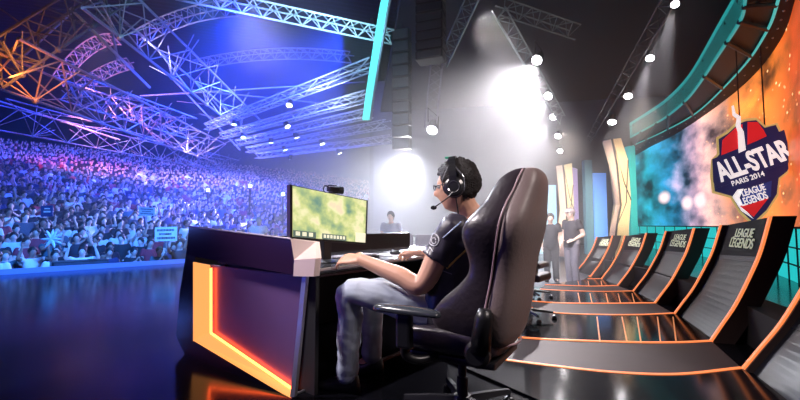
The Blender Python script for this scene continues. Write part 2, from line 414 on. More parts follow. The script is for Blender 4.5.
ctr = Vector((751, 168, 0)); inn = [((x-751)*.93+751, (y-168)*.94+168) for x, y in outer]
plate('navy_shield', inn, .05, .03, navy, sign)
plate('red_field', [(722, 141), (736, 128), (742, 125), (742, 150), (721, 158)], .08, .02, redm, sign)
plate('red_field', [(747, 123), (757, 123), (763, 131), (766, 137), (747, 146)], .08, .02, redm, sign)
plate('lower_white_field', [(732, 197), (737, 190), (743, 189), (739, 198), (742, 207), (753, 219), (741, 211)], .08, .02, whitem, sign)
plate('lower_red_field', [(739, 206), (748, 205), (768, 198), (753, 217)], .10, .012, redm, sign)
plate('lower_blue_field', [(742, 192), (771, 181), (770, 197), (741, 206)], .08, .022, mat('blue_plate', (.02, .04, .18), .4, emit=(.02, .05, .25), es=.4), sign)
plate('banner', [(712, 160), (783, 131), (791, 162), (716, 189), (713, 182)], .10, .03, navy, sign)
plate('tower_emblem', [(731, 108), (733, 107), (735, 115), (740, 118), (740, 128), (743, 133), (745, 151), (738, 154), (737, 133), (735, 127), (736, 120), (732, 117)], .135, .02, whitem, sign)
def sign_text(s, p0, p1, hpx, off, shear=.25, m=whitem, bold=.02, name='lettering', hp=None):
    a, b = sp_(*p0)+sn*off, sp_(*p1)+sn*off; x = (b-a); L = x.length; x.normalize(); y = sn.cross(x).normalized()
    if y.z < 0: y = -y
    mid = (a+b)/2; me = text(s, 1, Matrix.Identity(4), .01, shear, bold)
    xs = [v.co.x for v in me.vertices]; ys = [v.co.y for v in me.vertices]; w = max(xs)-min(xs); h = max(ys)-min(ys)
    t_, b_ = sp_(p0[0], p0[1]-hpx/2), sp_(p0[0], p0[1]+hpx/2); hh = (t_-b_).length
    mx = Matrix((x, y, sn)).transposed().to_4x4(); mx.translation = mid
    me.transform(mx @ Matrix.Diagonal((L/w, hh/h, 1, 1)) @ Matrix.Translation((-(max(xs)+min(xs))/2, -(max(ys)+min(ys))/2, 0)))
    return obj(name, me, m, sign)
sign_text('ALL-STAR', (716, 174), (788, 149), 20, .15, .05, bold=.035)
sign_text('PARIS 2014', (731, 184.5), (763, 174), 5.0, .15, .1, bold=.01)
sign_text('LEAGUE', (741, 194), (764, 187), 6.5, .13, .1, bold=.02)
sign_text('LEGENDS', (740, 203), (766, 195), 7.5, .13, .1, bold=.02)
bm = B(); tube(bm, [sp_(740, 125)-sn*.02, Vector((sp_(740, 125).x, sp_(740, 125).y, H+.1))], .012, 6); tube(bm, [sp_(765, 128)-sn*.02, Vector((sp_(765, 128).x, sp_(765, 128).y, H+.1))], .012, 6)
obj('hanging_wires', bm, BLKM, sign)

# ---------------------------------------------------------------- cream pillars and tall panels at the back
cream = mat('cream_pillar', (.86, .74, .46), .5); cream2 = mat('pale_pillar', (.88, .66, .56), .5); dline = mat('dark_joint', (.03, .02, .02), .6)
def pillar(lab, Z, left, mid, right, grp='folded cream pillars'):
    """left/mid/right: outline polylines (px,py) of the left face edge, front fold and right edge"""
    root = thing('folded_pillar', lab, 'pillar', tuple(P(*mid[-1], Z)), 0, grp)
    L = [P(x, y, Z+.35) for x, y in left]; Mi = [P(x, y, Z) for x, y in mid]; R_ = [P(x, y, Z+.30) for x, y in right]
    bk = dirv(0, 1)*.6
    bm = B(); vs = [[bm.verts.new(q) for q in (l, m_, r_, (l+r_)/2+bk)] for l, m_, r_ in zip(L, Mi, R_)]
    for a, b in zip(vs, vs[1:]):
        for k in range(4):
            f = bm.faces.new((a[k], a[(k+1) % 4], b[(k+1) % 4], b[k])); f.material_index = 1 if k == 0 else 0
    bm.faces.new(vs[0][::-1]); bm.faces.new(vs[-1])
    obj('shaft', bm, [cream, cream2], root)
    bm = B(); tube(bm, Mi, .03, 5); tube(bm, [Mi[0], (Mi[1]+R_[2])/2, R_[2]], .022, 5) ; tube(bm, [R_[1], (Mi[2]+R_[2])/2, Mi[3]], .022, 5)
    obj('joint_line', bm, dline, root); return root
pillar('large folded cream pillar at the left end of the screen wall', 12.5,
       [(603, 141), (609, 165), (616, 205), (611, 225), (606, 262)], [(612, 139), (617, 165), (621, 205), (617, 225), (613, 264)], [(621, 138), (628, 160), (631, 200), (629, 226), (629, 262)])
pillar('smaller folded pale pillar behind the standing man in black', 15.5,
       [(556, 166), (558, 185), (560, 210), (558, 225), (556, 256)], [(563, 165), (565, 185), (567, 210), (566, 225), (565, 257)], [(572, 163), (573, 185), (574, 210), (574, 225), (574, 256)])
def slab(name, x0, x1, y0, y1, Z, m, lab, cat='panel', th=.25, grp=None, bx=0):
    a, b, c, d = P(x0, y0, Z), P(x1, y0, Z), P(x1, y1, Z), P(x0, y1, Z); 
    b2 = b+dirv(0, 1)*bx; c2 = c+dirv(0, 1)*bx
    d = Vector((a.x, a.y, d.z)); c2 = Vector((b2.x, b2.y, c2.z))
    o = obj(name, prism(B(), [a, b2, c2, d], dirv(0, 1)*th), m); tag(o, lab, cat, grp); return o
slab('tall_panel', 571.5, 583, 167, 256, 16, mat('lilac_panel', (.45, .34, .72), .5), 'tall lilac panel right behind the smaller pale pillar', bx=.5)
slab('tall_panel', 584.5, 592, 160, 254, 17, mat('slate_panel', (.05, .16, .24), .5), 'narrow dark teal panel between the lilac and the blue panel')
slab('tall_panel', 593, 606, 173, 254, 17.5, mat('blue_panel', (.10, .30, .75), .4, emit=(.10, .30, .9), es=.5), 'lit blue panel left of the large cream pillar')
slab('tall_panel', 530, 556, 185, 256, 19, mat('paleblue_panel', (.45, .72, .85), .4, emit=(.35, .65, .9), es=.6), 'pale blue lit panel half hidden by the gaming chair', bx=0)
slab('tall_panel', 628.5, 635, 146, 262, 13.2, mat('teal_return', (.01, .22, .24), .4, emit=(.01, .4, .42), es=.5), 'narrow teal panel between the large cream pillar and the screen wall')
# back wall and roof
def vwall(name, a, b, z0, z1, m, th=.3):
    t = (b-a); t.z = 0; nn = Vector((t.y, -t.x, 0)).normalized()
    if nn.dot(a) < 0: nn = -nn
    o = obj(name, prism(B(), [Vector((a.x, a.y, z0)), Vector((b.x, b.y, z0)), Vector((b.x, b.y, z1)), Vector((a.x, a.y, z1))], nn*th), m); o['kind'] = 'structure'; return o
wallback = mat('hall_wall_dark', (.010, .012, .03), .8, noise_amt=.5, noise_scale=.3)
vwall('wall_stage_back', W(-2, 30, 0), W(18, 26, 0), -.3, 12, mat('stage_back_wall', (.10, .11, .13), .7, noise_amt=.4, noise_scale=.5))
vwall('wall_right', W(18, 26, 0), W(18, -6, 0), -.3, 12, BLKM)
vwall('wall_arena_back', W(-58, 52, 0), W(-2, 62, 0), -1.4, 17, wallback)
vwall('wall_arena_side', W(-2, 62, 0), W(-2, 30, 0), -1.4, 17, wallback)
vwall('wall_arena_left', W(-58, 52, 0), W(-42, 4, 0), -1.4, 17, wallback)
# ================================================================ ROOF, TRUSSES, LAMPS
o = ngon_slab('ceiling_stage', [W(1, 5, 0), W(18, -6, 0), W(18, 26, 0), W(-1.5, 30, 0)], 9.6, 9.9, mat('stage_roof', (.012, .012, .016), .7))
corr = bpy.data.materials.new('corrugated_deck'); corr.use_nodes = True; nt = corr.node_tree; b = nt.nodes['Principled BSDF']
tc = nt.nodes.new('ShaderNodeTexCoord'); wv = nt.nodes.new('ShaderNodeTexWave'); wv.inputs['Scale'].default_value = .55; wv.inputs['Distortion'].default_value = .2; wv.bands_direction = 'X'
mp = nt.nodes.new('ShaderNodeMapping'); mp.inputs['Rotation'].default_value = (0, 0, A0+.5); nt.links.new(tc.outputs['Object'], mp.inputs[0]); nt.links.new(mp.outputs[0], wv.inputs[0])
rp = nt.nodes.new('ShaderNodeValToRGB'); rp.color_ramp.elements[0].color = (.004, .004, .010, 1); rp.color_ramp.elements[0].position = .45; rp.color_ramp.elements[1].color = (.022, .022, .05, 1)
nt.links.new(wv.outputs[0], rp.inputs[0]); nt.links.new(rp.outputs[0], b.inputs['Base Color']); b.inputs['Roughness'].default_value = .6
ngon_slab('ceiling_arena', [W(-58, 52, 0), W(-42, 4, 0), W(1, 4, 0), W(-2, 62, 0)], 17, 17.4, corr)

def lattice(bm, p0, p1, w, bays, r, up, tri=True, arch=0):
    """bracing of a box truss; returns chords' corner offsets"""
    p0, p1 = Vector(p0), Vector(p1); t = (p1-p0).normalized(); s = t.cross(up).normalized(); u = s.cross(t).normalized()
    offs = [s*w/2+u*w*.4, -s*w/2+u*w*.4, -u*w*.5] if tri else [s*w/2+u*w/2, -s*w/2+u*w/2, -s*w/2-u*w/2, s*w/2-u*w/2]
    def at(k): q = k/bays; return p0.lerp(p1, q)+up*arch*4*q*(1-q)
    n = len(offs)
    for k in range(bays):
        for i in range(n):
            a, b_ = offs[i], offs[(i+1) % n]
            if (k+i) % 2: a, b_ = b_, a
            tube(bm, [at(k)+a, at(k+1)+b_], r, 4, False)
            if n == 4 and i % 2 == 0: tube(bm, [at(k)+a, at(k)+b_], r, 4, False)
    return offs, at
def truss(lab, p0, p1, w, bays, m, r=None, tri=True, arch=0, grp=None, up=Zv, rb=None):
    r = r or w*.06; p0, p1 = Vector(p0), Vector(p1)
    root = thing('lighting_truss', lab, 'truss', tuple((p0+p1)/2), 0, grp)
    bm = B(); offs, at = lattice(bm, p0, p1, w, bays, rb or r*.6, up, tri, arch); obj('bracing', bm, m, root)
    for of in offs: obj('chord', tube(B(), [at(k)+of for k in range(bays+1)] if arch else [at(0)+of, at(bays)+of], r, 5), m, root)
    return root
silv = mat('truss_silver', (.75, .77, .82), .4, .25); steel = mat('roof_steel', (.36, .34, .38), .45, .3); mat('warm_lit_steel', (.50, .33, .25), .45, .2); steel_d = mat('roof_steel_dim', (.12, .11, .14), .6, .1)  # warm copy has the orange lamp light put into its colour
G5 = 'five parallel flown trusses above the crowd'
five = [((207, 127), 24, (373, 64), 13.5, 'topmost'), ((222, 136), 25, (368, 96), 15, 'second from the top'), ((237, 143), 26, (370, 113), 16.5, 'middle'),
        ((248, 150), 27, (388, 124), 18, 'fourth from the top'), ((257, 156), 28, (392, 139), 19.5, 'lowest')]
lampm = led('lamp_lens_cold', (.80, .90, 1.0), 14)
def par(lab, pos, aim, r=.09, lens=lampm, cat='spotlight', grp=None, name='spotlight', body=None):
    pos = Vector(pos); z = (Vector(aim)-pos).normalized(); mx = frame(pos, z.orthogonal(), z)
    root = thing(name, lab, cat, tuple(pos), 0, grp); body = body or BLK
    obj('housing', lathe(B(), [(r*.5, -r*2.2), (r*.85, -r*1.9), (r, -r*.6), (r*1.1, 0), (r*.98, 0)], mx, 14), body, root, smooth=False)
    obj('lens', lathe(B(), [(r*.9, -.01), (r*.95, .012), (r*.6, .03)], mx, 14), lens, root)
    s = mx.to_3x3() @ Vector((1, 0, 0)); bm = B(); tube(bm, [pos+s*r*1.15-z*r, pos+s*r*1.2-z*r+Zv*r*2.4, pos-s*r*1.2-z*r+Zv*r*2.4, pos-s*r*1.15-z*r], r*.1, 5)
    obj('yoke', bm, body, root); return root
rnd = random.Random(3)
lampb = led('lamp_lens_blue', (.35, .55, 1), 10)
for i, (a, Za, b_, Zb, w_) in enumerate(five):
    p0, p1 = P(*a, Za), P(*b_, Zb)
    truss(f'silver box truss flown over the crowd, {w_} of the five parallel ones', p0, p1, .34, 20, silv, .032, False, grp=G5, rb=.018)
    for q in ([.3, .62] if i < 3 else [.35, .7]):
        c = p0.lerp(p1, q+rnd.uniform(-.08, .08))-Zv*.42
        par(f'moving lamp clamped under the {w_} parallel truss, {"towards the crowd end" if q < .5 else "towards the stage end"}', c, c+Vector((rnd.uniform(-1, 1), rnd.uniform(-1, 1), -1.6)), .13, lampb if q < .5 else lampm, grp='moving lamps on the five trusses', name='moving_lamp')
# other hall trusses
truss('long silver truss crossing the top of the hall, left of the teal light column', P(176, -8, 11), P(392, 38, 13), .42, 22, silv, .03, True, rb=.018)
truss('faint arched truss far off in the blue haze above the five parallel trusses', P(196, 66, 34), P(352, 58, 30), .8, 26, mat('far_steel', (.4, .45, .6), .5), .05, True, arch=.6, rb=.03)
truss('distant arched lattice girder in the middle of the hall roof', P(60, 82, 24), P(118, 40, 24), .7, 14, M['warm_lit_steel'], .035, True, arch=.7)
truss('lower distant lattice girder under the corrugated roof deck', P(78, 92, 26), P(132, 64, 26), .7, 14, M['warm_lit_steel'], .035, True, arch=.3)
truss('lattice girder that runs from the roof node to the upper edge of the hall', P(136, 42, 20), P(236, 10, 20), .7, 16, steel, .04, True, arch=.4)
def girder(lab, pts, w, bays, m, r):
    root = thing('roof_girder', lab, 'girder', tuple(pts[0]), 0, 'space frame girders of the hall roof')
    p0, p1 = Vector(pts[0]), Vector(pts[1]); bm = B(); offs, at = lattice(bm, p0, p1, w, bays, r*.55, Zv, True); obj('bracing', bm, m, root)
    for of in offs: obj('chord', tube(B(), [at(0)+of, at(bays)+of], r, 6), m, root)
    bm = B(); rr = random.Random(len(lab))
    for k in range(1, bays, 2):                                     # fans of struts at the nodes
        c = at(k)+offs[2]; bm = B()
        for q in range(7):
            d = Vector((rr.uniform(-1, 1), rr.uniform(-1, 1), rr.uniform(.1, 1))).normalized(); tube(bm, [c, c+d*w*rr.uniform(.8, 1.8)], r*.45, 4, False)
        obj('node_struts', bm, m, root)
    for k in range(1, bays, 2): bm = B(); ball(bm, at(k)+offs[2], r*2.2, 8); obj('node', bm, m, root)
girder('heavy steel girder descending from the top edge across the hall roof', (P(84, -14, 13), P(250, 128, 30)), 1.5, 9, steel, .055)
girder('long rust tinted girder descending from the upper left border', (P(-12, 58, 12), P(215, 152, 32)), 1.6, 11, mat('warm_lit_steel', (.60, .40, .30), .55, .1), .055)
girder('lowest long girder, running just above the upper crowd', (P(-10, 112, 17), P(232, 166, 40)), 1.4, 12, steel, .038)
girder('short girder at the upper left corner, rising to the right', (P(-14, 75, 13), P(128, -18, 15)), 1.1, 8, steel_d, .05)
girder('steel girder between the two descending girders, level with the roof deck', (P(62, 86, 18), P(188, 128, 24)), 1.3, 8, steel, .042)
for i, (a, b_, Z) in enumerate([((70, 8), (150, 88), 15), ((104, -6), (118, 60), 15), ((18, 60), (72, 12), 14), ((-5, 100), (120, 140), 20), ((140, 96), (365, 82), 26), ((190, 90), (350, 106), 30), ((168, 74), (240, 150), 26)]):
    o = obj('steel_tube', tube(B(), [P(*a, Z), P(*b_, Z*1.15)], .06, 6), steel)
    tag(o, ['long steel tube slanting through the roof node at the upper left', 'steep steel tube dropping from the top edge', 'short steel tube rising at the upper left corner', 'low steel tube running above the dark upper seats', 'long level steel tube behind the topmost parallel truss', 'thin steel tube sloping behind the parallel trusses', 'steel tube slanting down towards the ends of the parallel trusses'][i], 'tube')
# small truss pieces over the stage
truss('short teal lit truss hanging high over the stage, above the white glow', P(500, 8, 9), P(575, 33, 10), .34, 9, mat('stage_truss', (.25, .35, .36), .5, .3), .02, True)
truss('slim truss dropping from the stage ceiling towards the white glow', P(498, 14, 8.5), P(560, 120, 13), .30, 18, mat('stage_truss', (.25, .35, .36)), .018, True)
truss('dim slanting truss among the hanging speaker columns', P(478, -8, 8), P(446, 62, 10), .30, 12, mat('stage_truss', (.25, .35, .36)), .02, True)
truss('rear stage truss carrying the ceiling spotlights', P(690, -30, 5.6), P(590, 140, 16), .24, 30, mat('dim_truss', (.06, .06, .07), .5, .3), .012, True)
# hanging line array of loudspeakers
def line_array(lab, x, y0, y1, Z, n, w):
    root = thing('speaker_column', lab, 'speaker', tuple(P(x, y0, Z)), 0, 'hanging loudspeaker columns')
    for k in range(n):
        c = P(x, y0+(y1-y0)*(k+.5)/n, Z); h = abs(P(x, y0, Z).z-P(x, y1, Z).z)/n*.92
        bm = B(); f = dirv(-.35, -1); box(bm, c, (w, .42, h), (Vector((-f.y, f.x, 0)), f, Zv), .03); s = obj('cabinet', bm, BLK, root)
        bm = B(); box(bm, c+f*.22, (w*.86, .02, h*.8), (Vector((-f.y, f.x, 0)), f, Zv)); obj('grille', bm, mat('grille_grey', (.05, .06, .07), .4), s)
    tube_o = tube(B(), [P(x, y0, Z), P(x, y0, Z)+Zv*2], .02, 5); obj('hanging_cable', tube_o, BLK, root)
line_array('long hanging column of black loudspeaker cabinets beside the teal column', 431, -20, 62, 9, 9, .62)
line_array('dim second loudspeaker column hanging further back', 402, 30, 150, 17, 10, .75)
truss('hanging ladder truss that carries the lamp above the player', P(437, 60, 11), P(430, 128, 11.5), .32, 8, mat('ladder_truss', (.30, .30, .36), .5, .3), .015, False, up=RT)
par('single moving lamp on the hanging ladder truss above the player', P(432, 130, 11.3), P(415, 175, 10), .17, led('lamp_lens_soft', (.9, .9, 1), 3), name='moving_lamp')
# teal column of light
tpts = crom([P(392, -30, 12), P(385, 0, 12), P(378, 40, 12.2), P(371, 84, 12.6), P(366, 119, 13)], 6)
tc_ = thing('light_column', 'curved teal glowing column hanging at the edge of the stage', 'light column', tuple(tpts[-1]))
obj('tube', loft(B(), [[p-RT*.12, p+RT*.10, p+RT*.10+FW*.2, p-RT*.12+FW*.2] for p in tpts]), led('teal_column_glow', (.10, .80, .78), 1.5), tc_)
obj('casing', loft(B(), [[p+RT*.11-FW*.02, p+RT*.17-FW*.02, p+RT*.17+FW*.26, p+RT*.11+FW*.26] for p in tpts]), mat('grey_casing', (.35, .45, .5), .4, .3), tc_)
# ceiling spotlights over the stage
def spot(name, pos, aim, e, col, ang=40, blend=.5, r=.05):
    l = bpy.data.lights.new(name, 'SPOT'); l.energy = e; l.color = col; l.spot_size = math.radians(ang); l.spot_blend = blend; l.shadow_soft_size = r
    o = bpy.data.objects.new(name, l); C.objects.link(o); o.location = pos; o.rotation_euler = (Vector(aim)-Vector(pos)).to_track_quat('-Z', 'Y').to_euler(); return o
def area(name, pos, aim, e, col, sx_, sy_=None):
    l = bpy.data.lights.new(name, 'AREA'); l.energy = e; l.color = col; l.shape = 'RECTANGLE'; l.size = sx_; l.size_y = sy_ or sx_
    o = bpy.data.objects.new(name, l); C.objects.link(o); o.location = pos; o.rotation_euler = (Vector(aim)-Vector(pos)).to_track_quat('-Z', 'Y').to_euler(); return o
hot = led('lamp_lens_hot', (1, .95, .98), 30)
SP = [((675, 4), 6.2), ((650, 58), 8.0), ((628, 96), 10.5), ((612, 122), 13)]
nm = ['largest ceiling spotlight, at the top border right of centre', 'second ceiling spotlight down the row from the top border', 'third ceiling spotlight, above the cream pillar', 'smallest ceiling spotlight of the row, beside the cream pillar top']
for (px, Z), l_ in zip(SP, nm):
    p = P(*px, Z); aim = p+Vector((-.30, -.25, -1)).normalized()*4
    par(l_, p, aim-RT*0-FW*1.2, .068*Z/7, hot, grp='round spotlights in a row under the stage ceiling')
    spot('spot_beam', p+(aim-p)*.03, aim, 1100*(Z/8)**2, (1, .93, .97), 26, .6)
SG = [((537, 60), 9.5), ((548, 96), 12), ((553, 117), 14), ((558, 136), 16), ((560, 151), 18)]
nm = ['brightest stage lamp in the white glow', 'second lamp below the brightest one in the white haze', 'third lamp down the slanting row in the haze', 'fourth lamp down the slanting row in the haze', 'lowest lamp of the slanting row in the haze']
for i, ((px, Z), l_) in enumerate(zip(SG, nm)):
    p = P(*px, Z); aim = p-RT*1.7-FW*1.7-Zv*2.3
    par(l_, p, aim, .12, hot, grp='slanting row of stage lamps in the haze')
    spot('haze_beam', p+(aim-p)*.08, aim, [5000, 1700, 1500, 1400, 1300][i], (1, .94, .97), [66, 46, 46, 46, 46][i], .8)
# distant floodlights at the hall side of the stage, seen through the haze
FP = [((409, 166), 22, 1700), ((250, 186), 20, 4200), ((283, 194), 19, 3600), ((208, 190), 21, 2600), ((127, 200), 22, 120), ((147, 200), 22, 120)]
nm = ['bright floodlight blazing in the haze behind the player', 'floodlight in the blue haze above the far crowd', 'floodlight in the blue haze left of the monitor', 'weaker floodlight at the end of the far crowd', 'left one of two small floodlights above the mid crowd', 'right one of two small floodlights above the mid crowd']
for (px, Z, e), l_ in zip(FP, nm):
    p = P(*px, Z); fl_ = par(l_, p, CAM+Vector((-3, 3, 0)), .16 if px[0] > 400 else .09, hot if px[0] > 400 else lampb, grp='floodlights glowing at the far side of the hall', name='floodlight')
    col = (.92, .93, 1) if px[0] > 400 else (.30, .32, 1)
    if px[0] < 400: obj('mast', tube(B(), [Vector((p.x, p.y, p.z-.15)), Vector((p.x, p.y, -.9))], .05, 8), BLK, fl_)
    spot('flood_beam', p+(CAM-p).normalized()*.5, CAM+Vector((-2, 4, -1)) if px[0] > 400 else W(-12, 11, -1), e, col, 64, .9, .2)

# ================================================================ HAZE
def volbox(name, lo, hi, dens, col, aniso, lab, rotz=A0):
    bm = B(); r = Matrix.Rotation(rotz, 3, 'Z'); ax = (r @ Vector((1, 0, 0)), r @ Vector((0, 1, 0)), Zv)
    c = [(a+b)/2 for a, b in zip(lo, hi)]; s = [b-a for a, b in zip(lo, hi)]; cw = ax[0]*c[0]+ax[1]*c[1]+Zv*c[2]; box(bm, cw, s, ax)
    m = bpy.data.materials.new(name); m.use_nodes = True; nt = m.node_tree; nt.nodes.remove(nt.nodes['Principled BSDF'])
    v = nt.nodes.new('ShaderNodeVolumeScatter'); v.inputs['Density'].default_value = dens; v.inputs['Anisotropy'].default_value = aniso; v.inputs['Color'].default_value = (*col, 1)
    nt.links.new(v.outputs[0], nt.nodes['Material Output'].inputs['Volume']); o = obj(name, bm, m); o['kind'] = 'stuff'; o['label'] = lab; o['category'] = 'haze'; return o
volbox('haze', (-60, 7.5, -1.1), (-14.1, 61, 16.8), .0030, (.85, .9, 1), .3, 'thin smoke haze over the left half of the crowd')
volbox('haze', (-14, 7.5, -1.1), (-3.6, 61, 16.8), .0085, (.85, .9, 1), .3, 'blue lit smoke haze between the crowd and the stage')
volbox('haze', (-3.5, 5.5, .05), (5.0, 25, 6.8), .036, (.95, .96, 1), .2, 'bright white smoke haze over the stage behind the player')
volbox('haze', (5.1, 4.0, 3.0), (11.5, 16, 9.4), .006, (.95, .96, 1), .2, 'faint haze under the row of round ceiling spotlights')
# ================================================================ DESK
Ld = dirv(.60, .80); Dd = dirv(-.80, .60)                        # along the row / across the desk towards the crowd
N0 = G(290, 397)                                                   # foot of the near corner panel
epn = Ld                                                            # the end of the desk lies in the plane through N0 normal to Ld
def E(px, py, off=0): return onplane(px, py, N0+epn*off, epn)
desk = thing('gaming_desk', 'curved black gaming desk with an orange lit end panel', 'desk', tuple(N0))
fas = mat('purple_gloss_fascia', (.030, .012, .045), .14, coat=.4)
top = [(189, 227), (291, 239.5), (298, 259.5), (297, 275.5), (186, 255)]
obj('fascia', prism(B(), [E(*p) for p in top], Ld*.05), fas, desk)
bm = B(); lp_ = [E(189, 226.2), E(291, 238.7)]; tube(bm, lp_, .006, 6); obj('fascia_edge', bm, mat('edge_pale', (.6, .5, .6), .3), desk)
# end cap with sloped top
capm = mat('cream_cap', (.86, .66, .60), .35, noise_amt=.12); q = [E(298, 259.6), E(297.2, 275.8), E(317.5, 276), E(319.5, 258)]
q = [p-Ld*.03 for p in q]; tq = [E(291, 239, .0), E(313, 240, .16)]
tq = [P(290.6, 238.8, 2.50), P(316, 242, 2.56)]
bm = B(); v = [bm.verts.new(p) for p in q]; tv = [bm.verts.new(p) for p in tq]; bk = [bm.verts.new(p+Ld*.045) for p in q]; tb = [bm.verts.new(p+Ld*.03) for p in tq]
for f in ((v[0], v[1], v[2], v[3]), (v[0], v[3], tv[1], tv[0]), (tv[0], tv[1], tb[1], tb[0]), (v[3], v[2], bk[2], bk[3]), (v[3], bk[3], tb[1], tv[1]), (v[1], v[0], bk[0], bk[1]), (v[0], tv[0], tb[0], bk[0]), (bk[1], bk[0], tb[0], tb[1], bk[3], bk[2]), (v[2], v[1], bk[1], bk[2])): bm.faces.new(f)
obj('end_cap', bm, capm, desk)
# lit frame and gradient panel
orangeglow = led('orange_glow_strip', (1, .38, .10), 1.1)
fr = [(196, 263), (212, 266), (210, 337), (300, 397.5), (288, 404), (193, 341)]
bm = B(); outerp = [(194, 262), (194, 341), (291, 399)]; innerp = [(210, 265), (210, 333), (291.5, 388)]
O_ = [E(*p) for p in outerp]; I_ = [E(*p, .07) for p in innerp]
for a in range(2):
    f = bm.faces.new([bm.verts.new(x) for x in (O_[a], O_[a+1], I_[a+1], I_[a])])
of = [E(*p) for p in outerp]; 
led_o = obj('lit_frame', bm, orangeglow, desk); mod(led_o, 'SOLIDIFY', thickness=.012)
pm = mat('satin_end_panel', (.16, .085, .20), .32, noise_amt=.2, noise_scale=3)
obj('end_panel', prism(B(), [E(x, y, .07) for x, y in [(210, 265), (303, 276), (292, 392), (210, 333)]], Ld*.03), pm, desk)
obj('corner_post', prism(B(), [E(x, y, -.01) for x, y in [(302, 276), (306.5, 276), (294.5, 397), (290, 397)]], Ld*.02), mat('brushed_post', (.45, .43, .47), .3, .7), desk)
bm = B(); tube(bm, [E(211, 333, .05), E(291, 388, .05)], .009, 8); obj('added_glow_tube', bm, led('added_warm_glow', (1, .10, .02), 15), desk)  # tubes added to throw orange glow onto the end panel
bm = B(); tube(bm, [E(211, 268, .05), E(211, 333, .05)], .009, 8); obj('added_glow_tube', bm, led('added_warm_glow', (1, .10, .02), 15), desk)
# dark carcass at the far side of the lit panel
bm = B(); pol = [E(186, 250), E(196, 262), E(194, 341), E(205, 352), E(205, 396), E(177, 350), E(181, 300)]
prism(bm, [E(x, y, .0) for x, y in [(186, 254), (195, 256), (194, 341), (291, 399), (286, 409), (200, 387), (176, 336), (180, 290)]], Ld*1.9); obj('carcass', bm, mat('carcass_black', (.010, .010, .016), .2), desk)
# worktop
def desk_pt(a, b, z): p = N0+Ld*a+Dd*b; return Vector((p.x, p.y, z))
DZ = .785
c0 = G(319, 268, DZ); 
def wt(a, b, z=DZ): p = Vector((c0.x, c0.y, 0))+Ld*a+Dd*b; return Vector((p.x, p.y, z))
top_poly = [wt(-.02, 0), wt(.35, .02), wt(.9, .05), wt(1.5, .02), wt(2.4, -.05), wt(2.4, 1.15), wt(-.02, 1.15)]
o = obj('worktop', prism(B(), top_poly, -Zv*.035), mat('worktop_black', (.03, .03, .035), .22), desk)
bm = B(); tube(bm, [p-Zv*.015 for p in top_poly[:5]], .014, 6); obj('edge_trim', bm, mat('edge_grey', (.30, .28, .30), .3, .4), desk)
obj('rear_ledge', prism(B(), [wt(.3, 1.02, DZ), wt(2.4, 1.02, DZ), wt(2.4, 1.02, .955), wt(.3, 1.02, .955)], Dd*.12), BLK, desk)
obj('front_skirt', prism(B(), [wt(.0, 1.08, 0), wt(2.4, 1.08, 0), wt(2.4, 1.08, .78), wt(.0, 1.08, .78)], Dd*.06), BLKM, desk)
obj('under_panel', prism(B(), [wt(1.75, .12, 0), wt(1.75, 1.05, 0), wt(1.75, 1.05, .76), wt(1.75, .12, .76)], Ld*.03), BLKM, desk)
obj('inner_side_panel', prism(B(), [wt(.02, .05, 0), wt(.02, 1.1, 0), wt(.02, 1.1, .76), wt(.02, .05, .76)], Ld*.03), BLKM, desk)
bm = B(); box(bm, wt(.42, .28, .715), (.62, .32, .02), (Ld, Dd, Zv), .006); ks = obj('keyboard_shelf', bm, mat('shelf_maroon', (.08, .03, .035), .3), desk)
bm = B(); tube(bm, crom([wt(.12, .5, .74), wt(.10, .45, .6), wt(.13, .40, .5), wt(.09, .36, .36), wt(.16, .38, .25)], 6), .005, 6); obj('cable', bm, mat('cable_grey', (.4, .4, .45), .4), desk)
# thin light line on the floor along the desk
q0, q1 = G(292, 396.5), G(414, 347)
bm = B(); strip(bm, [q0, q1], .012, .012, z0=.001); o = obj('floor_joint_strip', bm, mat('joint_alu', (.35, .35, .4), .3, .8)); tag(o, 'thin metal joint strip on the black floor, from the desk to the orange line', 'strip')

# monitor ------------------------------------------------------------------
ml0, ml1 = P(291, 186, 2.6), P(367, 200.5, 3.13); mb0, mb1 = P(291, 238, 2.6), P(366, 243.5, 3.13)
mc = (ml0+ml1+mb0+mb1)/4; mx_ = (ml1-ml0+mb1-mb0); mw = mx_.length/2; mx_.z = 0; mx_.normalize(); mh = ((ml0-mb0).length+(ml1-mb1).length)/2
mn = Vector((mx_.y, -mx_.x, 0)); 
if mn.dot(CAM-mc) < 0: mn = -mn
TL, TR, BR, BLp = [onplane(x, y, mc, mn) for x, y in ((290, 184.5), (368, 200.5), (366.5, 244.5), (290, 238.5))]
mon = thing('monitor', 'black widescreen monitor showing a green and yellow game map', 'monitor', (mc.x, mc.y, DZ))
obj('case', prism(B(), [TL, TR, BR, BLp], -mn*.035), BLK, mon)
ctr = (TL+TR+BR+BLp)/4; ins = [ctr+(p-ctr)*.945+Zv*.004+mn*.003 for p in (TL, TR, BR, BLp)]
